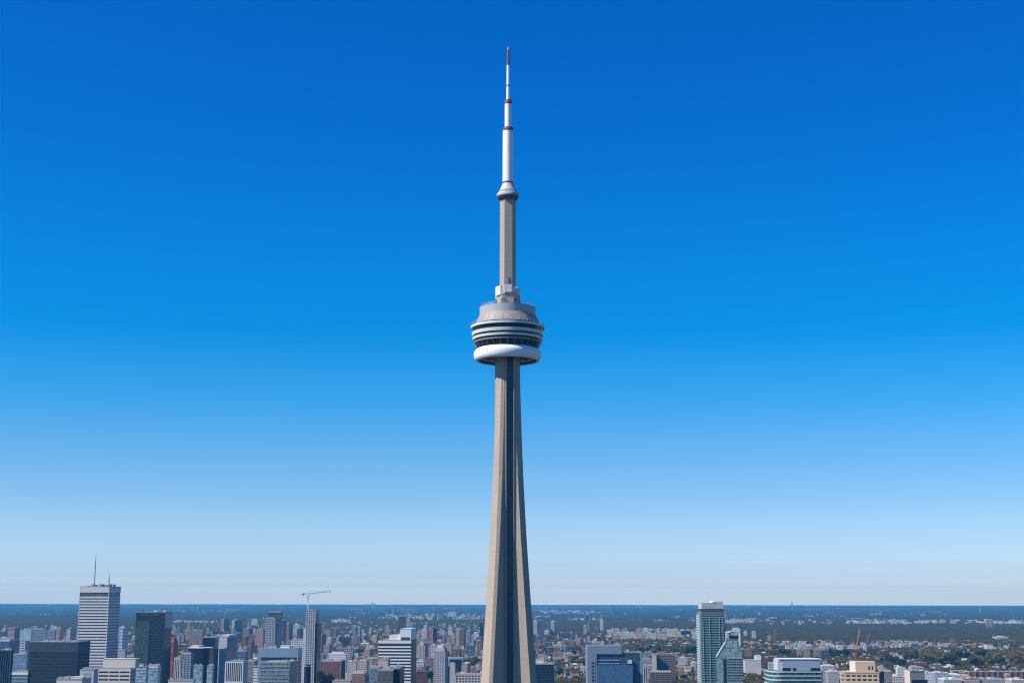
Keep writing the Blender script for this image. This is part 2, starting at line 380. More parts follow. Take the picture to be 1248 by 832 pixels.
# antenna mast: white sections, maroon collars, ribbed red tip
def seg(nm, mt, hw0, y0, hw1, y1, n=20): return MB().lathe([(PR(hw0, y0), ZD(y0)), (PR(hw1, y1), ZD(y1))], n).build(nm, mt, tower, True)
seg('collar', MAROON, 6.3, 224.2, 6.2, 222.0)
seg('mast_section', WHITE, 6.5, 222.0, 6.4, 160.2)
MB().lathe([(PR(6.5, 160), ZD(160.2)), (PR(6.8, 158), ZD(159.6)), (PR(6.7, 157), ZD(157.4)), (PR(5.2, 155), ZD(155.4)), (PR(4.0, 155), ZD(155.0))], 24).build('collar', MAROON, tower, True)
seg('mast_section', WHITE, 4.1, 155.3, 4.05, 127.2)
MB().lathe([(PR(4.1, 127), ZD(127.3)), (PR(4.5, 126), ZD(126.8)), (PR(4.5, 124), ZD(123.8)), (PR(3.5, 122), ZD(121.9)), (PR(2.2, 121), ZD(121.4))], 24).build('collar', MAROON, tower, True)
seg('mast_section', WHITE, 2.2, 121.6, 2.1, 105.4)
seg('collar', plain('dark_joint', (.08, .07, .07)), 2.35, 105.4, 2.35, 104.2)
seg('mast_section', WHITE, 2.0, 104.2, 1.8, 79.5)
tipm = MB(); ys = np.linspace(79.8, 60.5, 11)
for i in range(10):
    hw = 1.95 - .06*i; y0, y1 = ys[i], ys[i+1]; ym = y0+(y1-y0)*.62
    tipm.lathe([(PR(hw, y0), ZD(y0)), (PR(hw, ym), ZD(ym))], 16, 0); tipm.lathe([(PR(hw*.78, ym), ZD(ym)), (PR(hw*.78, y1), ZD(y1))], 16, 1)
tipm.lathe([(PR(1.2, 60.5), ZD(60.5)), (PR(1.0, 59), ZD(59)), (PR(.5, 58), ZD(58))], 12, 1)
tipm.build('mast_tip', [plain('weathered_red', (.15, .055, .05), .6, 0, .3, .8), plain('pale_rib', (.45, .36, .34), .6)], tower)

# ------------------------------------------------------------------ hero buildings, each fitted to where the photo shows it
GRIDYAW = -4.0
FOOT = []       # footprints (cx, cy, radius) kept clear of scattered things
HERO_RECT = []  # screen rectangles of heroes with their distance
def fit(x0, x1, x2, yt, D, yaw=GRIDYAW, depth=None):
    """front face from column x0 to x1, right flank to x2 (or left flank when x2 < x0), top row yt, front corner at distance D"""
    a = R(yaw); u = Vector((math.cos(a), math.sin(a))); v = Vector((-math.sin(a), math.cos(a)))
    A = at(x0, yt, D); P0 = A.xy; dr = ray(x1, yt); s = dr.x/dr.y
    t = (s*P0.y - P0.x)/(u.x - s*u.y); w = t; P1 = P0 + u*w
    if x2 is not None:
        if x2 > x1: Q = P1
        else: Q = P0
        dr = ray(x2, yt); s = dr.x/dr.y; den = v.x - s*v.y
        dd = (s*Q.y - Q.x)/den if abs(den) > 1e-6 else 30
        depth = dd if 6 < dd < 140 else (depth or w)
    depth = depth or w
    c = P0 + u*w/2 + v*depth/2
    h = at((x0+x1)/2, yt, (P0+u*w/2).y).z
    FOOT.append((c.x, c.y, math.hypot(w, depth)/2 + 6))
    return (c.x, c.y, w, depth, h, a)
ROOFM = plain('flat_roof_gravel', (.34, .33, .32), .95, 0, .2, .1)
def rect(e, phrase, x0, x1, yt, D, yb=832):
    HERO_RECT.append((x0, x1, yt, yb, D))
    if phrase: exec_landmarks.append((phrase, x0, x1, yt, yb))

def tower_block(name, label, cat, f, core, band=None, fh=3.9, bh=1.4, proud=.35, crown=0, crown_mat=None, pier=None, bay=0, pierw=.6, pierp=.6, roof_mat=None, pent=(), side_pier=True, base_z=0, slot=0):
    """glass core, a proud spandrel slab at each storey, optional piers, crown, parapet roof and penthouses.
    pent: (fx0, fx1, fy0, fy1, height, material)"""
    cx, cy, w, d, h, a = f
    e = empty(name, (cx, cy, 0), a, label, cat)
    top = h - crown
    MB().box(-w/2, w/2, -d/2, d/2, 0, top).build('glazing' if band or pier else 'wall', core, e)
    if band:
        n = int((top-base_z)/fh); n = min(n, 100); m = None
        for i in range(n):
            z = top - slot - (i+1)*fh
            if z < -1: break
            if m is None:
                m = MB().box(-w/2-proud, w/2+proud, -d/2-proud, d/2+proud, 0, bh).build('spandrel', band, e); m.location = (0, 0, z)
            else: copy_part(m, e, (0, 0, z))
    if pier:
        nb = max(1, round(w/bay)); m = None
        for i in range(min(nb, 40)+1):
            x = -w/2 + w*i/min(nb, 40)
            if m is None: m = MB().box(-pierw/2, pierw/2, -pierp, .2, 0, top-.02).build('pier', pier, e); m.location = (x, -d/2, 0)
            else: copy_part(m, e, (x, -d/2, 0))
        if side_pier:
            nb = min(30, max(1, round(d/bay))); m = None
            for sgn in (-1, 1):
                for i in range(nb+1):
                    y = -d/2 + d*i/nb; 
                    if m is None: m = MB().box(-pierp, pierp, -pierw/2, pierw/2, 0, top-.02).build('pier', pier, e); m.location = (sgn*w/2, y, 0)
                    else: copy_part(m, e, (sgn*w/2, y, 0))
    if crown: MB().box(-w/2-proud-.06, w/2+proud+.06, -d/2-proud-.06, d/2+proud+.06, top, h-.5).build('crown', crown_mat or band, e)
    pw = proud + .12
    rf = MB()
    rf.box(-w/2-pw, w/2+pw, -d/2-pw, d/2+pw, h-.5, h-.1)
    for (X0, X1, Y0, Y1) in ((-w/2-pw, w/2+pw, -d/2-pw, -d/2-pw+.5), (-w/2-pw, w/2+pw, d/2+pw-.5, d/2+pw), (-w/2-pw, -w/2-pw+.5, -d/2-pw+.5, d/2+pw-.5), (w/2+pw-.5, w/2+pw, -d/2-pw+.5, d/2+pw-.5)):
        rf.box(X0, X1, Y0, Y1, h-.1, h+.55)
    ro_ = rf.build('roof', roof_mat or ROOFM, e)
    for (fx0, fx1, fy0, fy1, hh, pm) in pent:
        q = MB().box(-w/2+fx0*w, -w/2+fx1*w, -d/2+fy0*d, -d/2+fy1*d, h-.08, h+hh)
        q.box(-w/2+fx0*w-.25, -w/2+fx1*w+.25, -d/2+fy0*d-.25, -d/2+fy1*d+.25, h+hh, h+hh+.4)
        q.build('penthouse', pm, ro_)
    roof_units(e, f, int(5+w/12), int(abs(cx)+cy), random.choice((GREYP, W_GREY, ROOFM, W_CREAM)), 2.6)
    return e
def roof_units(e, f, n, seed, mat=None, hmax=3.0):
    """cooling units and boxes standing on the roof"""
    cx, cy, w, d, h, a = f; rn = random.Random(seed)
    rp = next((c for c in e.children if c.name.split('.')[0] == 'roof'), e)
    for i in range(n):
        bw_, bd_, bh_ = rn.uniform(1.5, 4), rn.uniform(1.5, 4), rn.uniform(1, hmax)
        o = MB().box(-bw_/2, bw_/2, -bd_/2, bd_/2, 0, bh_).build('roof_unit', mat or GREYP, rp)
        o.location = (rn.uniform(-.42, .42)*w, rn.uniform(-.42, .42)*d, h-.09)

# common palette
GL_DARK = curtain('dark_teal_curtain_glass', (.006, .018, .034), (.015, .028, .045), 3.9, 1.7, .6, .2, .25)
GL_NAVY = curtain('navy_curtain_glass', (.004, .011, .028), (.010, .018, .036), 3.8, 1.6, .6, .2, .22)
GL_BLUE = curtain('blue_curtain_glass', (.045, .115, .21), (.05, .12, .20), 3.8, 2.2, .22)
GL_TEAL = curtain('teal_condo_glass', (.025, .065, .07), (.10, .17, .17), 3.15, 3.6, 1.0)
GL_PALE = curtain('pale_sky_glass', (.33, .40, .47), (.55, .60, .65), 3.6, 2.2, .6, .2)
GL_WIN = curtain('office_window_glass', (.012, .018, .028), (.06, .07, .08), 3.9, 1.5, .6, .2, .4)
W_WHITE = plain('white_marble_panel', (.72, .72, .72), .5, 0, .08, .1)
W_CREAM = plain('cream_concrete', (.58, .55, .49), .85, 0, .12, .1)
W_GREY = plain('mid_grey_concrete', (.33, .34, .35), .85, 0, .15, .1)
W_DARK = plain('charcoal_metal_panel', (.055, .062, .07), .5, .2, .2, .1)
W_TAN = plain('tan_stone', (.55, .42, .27), .85, 0, .12, .1)
W_BROWN = plain('brown_brick', (.20, .12, .095), .9, 0, .2, .2)
W_PINK = plain('pinkish_concrete', (.50, .38, .34), .9, 0, .15, .2)
W_BLUEG = plain('blue_grey_metal_panel', (.22, .33, .43), .4, .2, .1, .1)
W_SILV = plain('silver_metal_panel', (.33, .38, .44), .45, .1, .1, .1)
W_RED = plain('red_granite', (.42, .07, .06), .7, 0, .2, .2)
# --- 1 white banded tower with masts
f = fit(98, 133, 147, 714.5, 2200)
e = tower_block('office_tower', 'tall white office tower banded by window rows, with two masts on its roof', 'office tower', f, curtain('smoked_window_glass', (.05, .055, .065), (.10, .105, .115), 4.35, 2.2, .4, .3, .4), plain('marble_panel', (.60, .60, .605), .6, 0, .08, .1), 4.35, 2.5, .45, 8.6, plain('marble_panel', (.60, .60, .605), .6, 0, .08, .1), slot=4.2)
mo = MB().box(-f[2]/2-.6, -f[2]/2+.2, -f[3]/2-.6, -f[3]/2+1.6, 0, f[4]-9).build('corner_pier', plain('marble_panel', (.60, .60, .605)), e)
copy_part(mo, e, (f[2]+.4, 0, 0))
hf = f[4]
z_ = at(115, 673.5, f[1]).z; qx = at(114.8, 712, f[1]).x - f[0]
mk = MB(); mk.tube((qx, 0, hf), (qx, 0, z_-12), 1.0, .8, 8); mk.tube((qx, 0, z_-12), (qx, 0, z_), .55, .35, 6); mk.build('mast', STEEL, e)
z_ = at(132, 698, f[1]).z; qx = at(131.8, 712, f[1]).x - f[0]
mk = MB(); mk.tube((qx, 4, hf), (qx, 4, hf+13), 1.1, .8, 8); mk.tube((qx, 4, hf+13), (qx, 4, z_), .4, .3, 6)
for q in (4, 7, 10, 13): mk.box(qx-1.3, qx+1.3, 3.2, 4.8, hf+q, hf+q+1.2)
mk.build('mast', STEEL, e)
roof_units(e, f, 16, 3, W_DARK, 4.5); rect(e, 'white masted tower', 94, 147, 714, 2200)
# --- 2 charcoal slab in front of it
PUN = facade('charcoal_punched_facade', (.022, .036, .06), (.006, .009, .016), 4.4, 3.1, (.25, .72), (.12, .88), .3, .5, .7, .25, .02)
f = fit(36.6, 95.6, 110, 781.5, 1900)
e = tower_block('office_tower', 'charcoal office slab with punched windows, below the white masted tower', 'office tower', f, PUN, None, crown=13.5, crown_mat=plain('ribbed_charcoal_panel', (.026, .04, .064), .6, 0, .15, .5), proud=.12)
roof_units(e, f, 5, 8, W_DARK, 1.6); rect(e, 'charcoal slab', 33, 110, 781, 1900)
# --- far-left navy glass pieces
f = fit(-16, 13.5, 16, 791.5, 2000); tower_block('office_tower', 'navy ribbed glass tower cut off by the frame beside the charcoal slab', 'office tower', f, GL_NAVY, None, pier=plain('navy_fin', (.09, .13, .19), .4, .2), bay=3.2, pierw=.5, proud=.2); rect(0, 'navy ribbed tower', 0, 15, 791, 2000)
f = fit(16, 33, 36, 797, 2300); tower_block('office_building', 'blue glass block with stepped pale top, between navy tower and charcoal slab', 'office building', f, curtain('steel_blue_glass', (.06, .12, .2), (.2, .27, .34), 3.8, 2.4), W_SILV, 3.8, .5, .2, pent=((.35, .9, .2, .8, 5, W_SILV),)); rect(0, 'stepped blue glass block', 16, 36, 797, 2300)
f = fit(15, 34, 36, 818, 1900); tower_block('office_building', 'low glass block with white roof edge at the foot of the stepped blue block', 'office building', f, GL_BLUE, W_CREAM, 4, .8, .3, crown=4, crown_mat=W_WHITE)
f = fit(-6, 12, 24, 779, 2700); tower_block('office_tower', 'wide dark blue glass tower at the frame edge behind the navy ribbed tower', 'office tower', f, curtain('dusk_blue_glass', (.03, .07, .13), (.06, .1, .16)), None, proud=.15, crown=3, crown_mat=W_CREAM); rect(0, None, 0, 24, 779, 2700)
f = fit(23.5, 30.5, 37, 781, 2900); tower_block('apartment_tower', 'slim white tower with blue flank, between frame edge and charcoal slab', 'apartment tower', f, GL_WIN, W_WHITE, 3.2, 1.5, .2, pier=W_WHITE, bay=5); rect(0, 'slim white tower', 23, 37, 781, 2900)
f = fit(10, 17.5, 24, 764.5, 3900); tower_block('apartment_tower', 'pinkish slab with dark flank standing alone over the wide blue tower', 'apartment tower', f, GL_WIN, W_PINK, 3.2, 1.8, .2, pier=W_PINK, bay=7); rect(0, 'lone pinkish slab', 10, 24, 764, 3900, 790)
BLUEF = facade('hazy_blue_office_facade', (.20, .27, .34), (.04, .08, .13), 3.8, 3, (.2, .8), (.1, .9), .2, .6)
for x0, x1, x2, yt, D, lab, mt in ((24.5, 38.5, 40, 767, 3900, 'pale blue glass office block beyond the slim white tower', curtain('light_blue_glass', (.16, .27, .36), (.35, .42, .47))), (39, 57, 60, 767, 4000, 'long dark blue office block behind the charcoal slab', BLUEF), (57.5, 67, 69, 768, 3950, 'blue office block with white roof edge behind the charcoal slab', BLUEF),
    (68.5, 73, 78, 766, 3800, 'narrow pink brick apartment slab behind the charcoal slab', facade('pink_brick_facade', (.40, .27, .25), (.05, .05, .06), 3.1, 3.2)), (81, 86, 93, 766, 3800, 'cream apartment slab with dark flank beside the white masted tower', facade('cream_apartment_facade', (.55, .48, .41), (.07, .07, .075), 3.1, 3.4))):
    f = fit(x0, x1, x2, yt, D); tower_block('apartment_tower' if 'apart' in lab else 'office_building', lab, 'apartment tower' if 'apart' in lab else 'office building', f, mt, None, proud=.1, pent=((.3, .7, .3, .7, 4, W_GREY),)); rect(0, None, x0, x2, yt, D, 795)
# --- low grey concrete plant building and its neighbours
f = fit(97.5, 114.5, 120, 815.5, 1500); e = tower_block('office_building', 'grey concrete plant building with louvre recess in front of the charcoal slab', 'office building', f, plain('pale_grey_concrete', (.44, .46, .46), .85, 0, .15, .1), None, proud=.1)
MB().box(-f[2]*.25, f[2]*.3, -f[3]/2-.12, -f[3]/2+.2, f[4]-30, f[4]-3).build('louvre', facade('louvre', (.30, .33, .35), (.16, .19, .22), 1.4, 2.2, (.2, .8), (.1, .9), .5), e)
rect(e, 'grey plant building', 97, 120, 815, 1500)
f = fit(69, 100, 101, 827, 1450); tower_block('office_building', 'low pale roof block cut off by the frame below the charcoal slab', 'office building', f, W_CREAM, None, proud=.2, pent=((.1, .35, .3, .7, 1.2, W_GREY), (.5, .9, .2, .7, 1.6, W_CREAM)))
# --- cream banded block with big penthouse
f = fit(120.5, 158.8, 165, 813.5, 1600)
e = tower_block('office_building', 'cream concrete office block with dark window strips and blank top storey', 'office building', f, GL_WIN, W_CREAM, 4.0, 2.2, .5, pier=W_CREAM, bay=12.2, pierw=1.0, pierp=.55, crown=3.5, crown_mat=W_CREAM, pent=((.1, 1.13, .15, .95, 9.5, W_CREAM),))
rect(e, 'cream banded block', 120, 177, 803, 1600)
# --- pale glass mosaic
MOS = curtain('mosaic_glass', (.09, .16, .19), (.38, .46, .48), 3.6, 2.6, 1.0)
f = fit(165, 178.5, 181, 812, 1750); tower_block('office_building', 'green-tinted glass block directly right of the cream banded block', 'office building', f, MOS, W_SILV, 3.6, .45, .2, pent=((.2, .7, .2, .7, 3, W_GREY),)); rect(0, None, 165, 181, 812, 1750)
f = fit(179, 192.5, 196, 811, 1800); e = tower_block('office_building', 'pale glass block with white roof frame at the foot of the dark teal tower', 'office building', f, MOS, W_SILV, 3.6, .6, .25, crown=2, crown_mat=W_WHITE); roof_units(e, f, 6, 5); rect(0, 'pale glass mosaic block', 179, 196, 811, 1800)
f = fit(145.5, 149.5, 155.5, 766, 3300); tower_block('apartment_tower', 'narrow white tower with blue glass flank between white masted and dark teal towers', 'apartment tower', f, GL_BLUE, W_WHITE, 3.2, 1.5, .2, pier=W_WHITE, bay=6, side_pier=False); rect(0, 'narrow white tower', 145, 156, 766, 3300)
f = fit(144.5, 152.5, 153, 792, 3000); tower_block('apartment_building', 'squat pale grey block at the foot of the narrow white tower', 'apartment building', f, facade('pale_grey_facade', (.42, .42, .43), (.08, .09, .1), 3.2, 3), None, proud=.1)
f = fit(153.5, 163, 167, 800, 2600); tower_block('office_building', 'small brick-red block with orange corner tower beside the dark teal tower', 'office building', f, facade('brick_red_facade', (.36, .16, .12), (.06, .05, .05), 3.4, 3), None, proud=.1, pent=((.8, 1.0, .1, .5, 5, plain('orange_panel', (.65, .19, .08), .6)),))
# --- dark teal tower
f = fit(166.2, 201.2, 210.2, 745.3, 2100)
e = tower_block('office_tower', 'dark teal glass tower with pale reflection painted on its upper flank', 'office tower', f, GL_DARK, plain('teal_spandrel', (.022, .042, .06), .45, .1, .1, .1), 3.9, .9, .12, crown=5, crown_mat=curtain('dark_teal_crown', (.014, .03, .045), (.03, .045, .055), 6, 2.2, .5, .25, .35))
MB().box(f[2]/2+.15, f[2]/2+.5, -f[3]/2+.5, f[3]/2+.3, f[4]-22.5, f[4]-.6).build('painted_reflection', W_BLUEG, e)  # pale sheet on the upper flank; a reflection put into its colour
MB().box(-f[2]/2-.3, f[2]*-.02, -f[3]/2-.45, -f[3]/2+.5, 0, f[4]-13).build('bay', curtain('reflection_tone_glass', (.025, .042, .055), (.05, .065, .075), 3.9, 1.7, .6, .25, .35), e)  # lighter left half of the front; a reflection put into the glass colour
roof_units(e, f, 5, 4, W_DARK, 2); rect(e, 'dark teal tower', 163, 210, 745, 2100)
f = fit(196, 211.8, 212.6, 781, 2420, -6); tower_block('office_tower', 'narrow red granite tower edge showing beside the dark teal tower', 'office tower', f, facade('red_granite_facade', (.30, .055, .055), (.13, .03, .035), 3.8, 2.4, (.3, .8), (.15, .85), .3), None, proud=.1, pent=((.3, .95, .2, .8, 6, W_RED),)); rect(0, 'red granite tower', 206, 214, 779, 2420)
f = fit(213, 219.5, 222, 801, 2100); tower_block('apartment_tower', 'slim cream ribbed slab right of the red granite tower', 'apartment tower', f, GL_WIN, None, pier=W_CREAM, bay=2.6, pierw=1.1, crown=2, crown_mat=W_CREAM); rect(0, 'slim cream ribbed slab', 213, 222, 801, 2100)
f = fit(221.3, 232.5, 234, 797, 2050); tower_block('apartment_tower', 'blue-grey gridded apartment tower beside the slim cream ribbed slab', 'apartment tower', f, curtain('bluegrey_grid_glass', (.07, .12, .16), (.25, .3, .33), 3.1, 3), plain('blue_grey_slab', (.32, .37, .41), .7), 3.1, .8, .35, pier=plain('blue_grey_slab', (.32, .37, .41), .7), bay=4.6, pierw=.6, pent=((.1, .85, .2, .8, 3, W_GREY),)); rect(0, 'blue-grey gridded tower', 221, 234, 797, 2050)
# rounded navy building
pc = at(242, 789.5, 2200); e = empty('office_building', (pc.x, pc.y+16, 0), R(-4), 'rounded navy glass drum with white roof rim behind blue-grey gridded tower', 'office building')
hw_ = 12/F*2200*1.02
poly = [(-hw_, 16), (-hw_, -14)] + [(hw_-9+9*math.cos(t_), -7+9*math.sin(t_)) for t_ in np.linspace(-math.pi/2, 0, 8)] + [(hw_, 16)]
MB().prism(poly, 0, pc.z).build('wall', GL_NAVY, e); MB().prism([(x*1.02, y*1.02) for x, y in poly], pc.z, pc.z+1.0).build('roof_rim', W_WHITE, e); MB().prism([(x*.5-6, y*.5+3) for x, y in poly], pc.z+1, pc.z+4).build('penthouse', W_PINK, e)
FOOT.append((pc.x, pc.y+16, 30)); rect(e, 'rounded navy drum', 223, 253, 789, 2200)
f = fit(231, 247.5, 249, 767.5, 3100); tower_block('office_building', 'brown-grey slab office block over the rounded navy drum', 'office building', f, facade('brown_grey_facade', (.22, .20, .20), (.07, .075, .085), 3.6, 2.6, (.25, .8), (.1, .9)), None, proud=.1); rect(0, 'brown-grey slab', 231, 249, 767, 3100)
f = fit(247, 262.5, 263.3, 776.3, 2450); tower_block('office_tower', 'plain navy glass tower left of the pale sky-glass tower', 'office tower', f, GL_NAVY, None, proud=.15); rect(0, 'plain navy tower', 247, 263, 776, 2450)
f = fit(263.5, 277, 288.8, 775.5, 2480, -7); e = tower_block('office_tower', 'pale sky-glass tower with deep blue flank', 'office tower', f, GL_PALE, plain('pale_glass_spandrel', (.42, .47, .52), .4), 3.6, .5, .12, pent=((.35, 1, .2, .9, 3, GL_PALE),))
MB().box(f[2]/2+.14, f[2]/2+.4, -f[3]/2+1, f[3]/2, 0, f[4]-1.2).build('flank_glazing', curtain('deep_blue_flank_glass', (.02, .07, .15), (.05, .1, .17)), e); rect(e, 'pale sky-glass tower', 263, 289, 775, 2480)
# low blocks in front of rounded drum
f = fit(236, 246, 248, 811, 1850); tower_block('office_building', 'low grey-green glass block in front of the rounded navy drum', 'office building', f, MOS, W_GREY, 3.6, .8, .2)
f = fit(252.5, 259, 261, 811, 1850); tower_block('office_building', 'small grey glass block in front of the plain navy tower', 'office building', f, MOS, W_GREY, 3.6, 1.2, .2)
f = fit(205, 236, 238, 828.5, 1550); tower_block('office_building', 'flat pale roof cut off by the frame below the slim cream ribbed slab', 'office building', f, W_CREAM, None, proud=.2, pent=((.2, .5, .3, .7, 1, W_GREY),))
# --- white finned building
f = fit(275.5, 296.3, 301.5, 805.5, 1950); e = tower_block('office_building', 'white building with tall vertical fins over dark glass', 'office building', f, GL_WIN, None, pier=W_WHITE, bay=2.5, pierw=.75, pierp=.9, crown=1.6, crown_mat=W_WHITE)
MB().box(-f[2]/2-.8, f[2]/2+.8, -f[3]/2-1.2, -f[3]/2+.2, f[4]-28, f[4]-26).build('base_ledge', W_WHITE, e); rect(e, 'white finned building', 275, 301, 805, 1950)
f = fit(299, 310, 315, 806, 2300); tower_block('apartment_building', 'grey-brown apartment block between white finned and blue-crowned buildings', 'apartment building', f, facade('grey_brown_facade', (.27, .25, .25), (.06, .06, .07), 3.1, 3), None, proud=.1, pent=((.2, .6, .3, .7, 3, W_GREY),)); rect(0, None, 299, 315, 806, 2300)
f = fit(309.5, 315.5, 317, 812, 1800); tower_block('apartment_building', 'narrow white slab hugging the left edge of the blue-crowned building', 'apartment building', f, GL_WIN, W_WHITE, 3.3, 2.3, .15)
# --- dark condo pair with roof antennas
f = fit(327, 343.2, 344.5, 745.6, 2780, -5, 25); e = tower_block('apartment_tower', 'dark blue-green apartment tower with thin roof antennas', 'apartment tower', f, curtain('dark_bluegreen_glass', (.02, .06, .09), (.06, .11, .14), 3.2, 2), plain('dark_slab_edge', (.07, .11, .14), .6), 3.2, .5, .2, crown=3.5, crown_mat=W_DARK)
for q, hh in ((-9, 9), (-3, 8), (4, 13), (8, 8)):
    MB().tube((q, 0, f[4]), (q, 0, f[4]+hh), .25, .15, 5).build('antenna', STEEL, e)
rect(e, 'dark antenna tower', 326, 344, 745, 2780)
f = fit(324.3, 335.2, 336, 753.2, 2730, -5, 22); tower_block('apartment_tower', 'pale gridded apartment tower joined to the front of the dark antenna tower', 'apartment tower', f, curtain('pale_condo_glass', (.04, .065, .08), (.28, .32, .34), 3.2, 2.2, .9), plain('white_slab_edge', (.42, .45, .46), .7), 3.2, 1.0, .5, pier=plain('white_slab_edge', (.42, .45, .46), .7), bay=5.2, pierw=.9, pierp=.5); rect(0, 'pale gridded tower', 324, 336, 753, 2730)
# --- blue-crowned glass building and its lower front block
f = fit(315.2, 363.5, 368.2, 789.8, 1620); e = tower_block('office_building', 'wide blue-crowned glass office building', 'office building', f, GL_DARK, W_BLUEG, 3.9, .6, .15, crown=9.5, crown_mat=W_BLUEG, pent=((.52, .75, .3, .7, 2.6, W_WHITE),))
MB().box(-f[2]/2-.25, -f[2]/2+3, -f[3]/2-.3, -f[3]/2+.3, 0, f[4]-9.6).build('corner_panel', W_BLUEG, e); MB().box(f[2]/2-1.2, f[2]/2+.25, -f[3]/2-.3, -f[3]/2+.3, 0, f[4]-9.6).build('corner_panel', W_BLUEG, e); rect(e, 'blue-crowned building', 315, 368, 786, 1620)
f = fit(317, 353, 363, 806.6, 1480); tower_block('office_building', 'banded dark glass block with pale roof edge before the blue-crowned building', 'office building', f, curtain('green_dark_glass', (.03, .06, .075), (.2, .25, .27), 3.7, 2.8, 1.0), plain('dull_silver_spandrel', (.3, .35, .38), .5), 3.7, .7, .2, crown=.8, crown_mat=W_WHITE); rect(0, None, 317, 363, 807, 1480)
# --- crane tower: white checkered residential tower under construction
CHK = curtain('checkered_condo_glass', (.022, .04, .06), (.16, .2, .23), 3.3, 2.1, 1.0)
f = fit(373.3, 384.2, 389.5, 743.3, 2500, -5); e = tower_block('apartment_tower', 'white checkered apartment tower topped by a tower crane', 'apartment tower', f, CHK, plain('checker_white', (.58, .59, .6), .6), 3.3, .85, .5, pier=plain('checker_white', (.58, .59, .6), .6), bay=4.2, pierw=.75, pierp=.55, side_pier=False)
MB().box(-f[2]/2-4.2, -f[2]/2-.55, -f[3]/2+.6, f[3]/2, 0, at(372, 765, 2500).z).build('side_wing', facade('checker_wing', (.68, .68, .68), (.06, .09, .12), 3.3, 2.4, (.28, .85), (.15, .85)), e)
MB().box(f[2]/2+.55, f[2]/2+3.4, -f[3]/2+4, f[3]/2+2, 0, f[4]-22).build('side_wing', GL_DARK, e)
CT = f; rect(e, 'white checkered crane tower', 371, 391, 743, 2500)
f = fit(353, 371.5, None, 779.5, 2600, -5, 24); e = tower_block('apartment_building', 'white gridded mid-rise leaning against the checkered crane tower', 'apartment building', f, CHK, W_WHITE, 3.3, 1.2, .4, pier=W_WHITE, bay=4, pierw=1.0, pierp=.5); rect(0, 'white gridded mid-rise', 353, 372, 779, 2600)
pc = at(374, 811.5, 1750); e = empty('office_building', (pc.x, pc.y+6, 0), 0, 'small round navy glass turret beside the blue-crowned building', 'office building')
MB().lathe([(4.1, 0), (4.1, pc.z), (3.2, pc.z+1.3), (1.5, pc.z+2)], 24).build('wall', GL_NAVY, e); MB().lathe([(4.25, pc.z-.5), (4.25, pc.z-.1), (3.9, pc.z+.1)], 24).build('roof_rim', W_BLUEG, e)
# --- brick block, white roof block, small ones
RBR = facade('red_brown_grid_facade', (.27, .125, .105), (.055, .04, .04), 3.5, 2.6, (.2, .85), (.16, .84), .3, .4, .85, .4, .03)
f = fit(391.3, 415.8, 420.5, 804.6, 2480); tower_block('office_building', 'red-brown gridded brick office block below the checkered crane tower', 'office building', f, RBR, plain('red_brown_sill', (.30, .14, .12), .9), 3.5, .5, .25, pier=plain('red_brown_sill', (.30, .14, .12), .9), bay=5.2, pierw=.7, crown=1.5, crown_mat=W_PINK); rect(0, 'red-brown gridded block', 391, 420, 804, 2480)
f = fit(401, 421.5, 423, 796, 2950); tower_block('office_building', 'low white-roofed block behind the red-brown gridded block', 'office building', f, GL_PALE, W_WHITE, 4, 1.4, .4, crown=2, crown_mat=W_WHITE, pent=((.15, .85, .2, .8, 3, W_WHITE),), roof_mat=W_WHITE); rect(0, None, 400, 422, 794, 2950)
f = fit(423.5, 434, 435, 806, 2650); tower_block('apartment_building', 'white cube building right of the red-brown gridded block', 'apartment building', f, facade('white_cube_facade', (.55, .53, .52), (.10, .11, .12), 3.4, 3.4), None, proud=.1, pent=((.1, .5, .3, .7, 2.5, W_WHITE),)); rect(0, 'white cube building', 423, 435, 806, 2650)
f = fit(436, 447, 449.5, 805, 2750); tower_block('apartment_building', 'pale stone block between white cube and white banded stepped tower', 'apartment building', f, facade('pale_stone_facade', (.50, .46, .43), (.10, .10, .11), 3.4, 3), None, proud=.1, pent=((.4, .9, .3, .7, 3, W_PINK),))
f = fit(428.5, 444.5, 446.5, 820, 2250); tower_block('office_building', 'brown brick block with cream roof below the white cube building', 'office building', f, facade('warm_brick_facade', (.30, .16, .12), (.06, .05, .05), 3.5, 3), None, proud=.2, roof_mat=plain('cream_roof', (.58, .5, .36), .9), pent=((.1, .9, .25, .8, 2.5, plain('cream_roof', (.58, .5, .36), .9)),)); rect(0, None, 428, 446, 817, 2250)
f = fit(405, 427, 429, 829, 2200); tower_block('office_building', 'low pinkish roof cut off by the frame below red-brown gridded block', 'office building', f, W_PINK, None, proud=.2)
# --- white banded stepped tower
f = fit(461.3, 500.8, 507.2, 780, 1900)
e = tower_block('office_tower', 'white banded office tower with stepped blank penthouse', 'office tower', f, GL_WIN, W_WHITE, 4.0, 1.9, .4, crown=3.6, crown_mat=W_WHITE, slot=1.5, pent=((.31, .66, .1, .9, 6.2, W_WHITE), (.665, 1.0, .02, .9, 14.5, W_WHITE)))
MB().box(f[2]*.19, f[2]*.455, -f[3]*.49, -f[3]*.46, f[4]+.3, f[4]+4.2).build('louvre', W_DARK, e); rect(e, 'white stepped tower', 461, 507, 766, 1900)
MB().box(f[2]/2+.45, f[2]/2+.7, -f[3]/2+2, f[3]/2, 0, f[4]+1).build('flank_glazing', GL_NAVY, e)
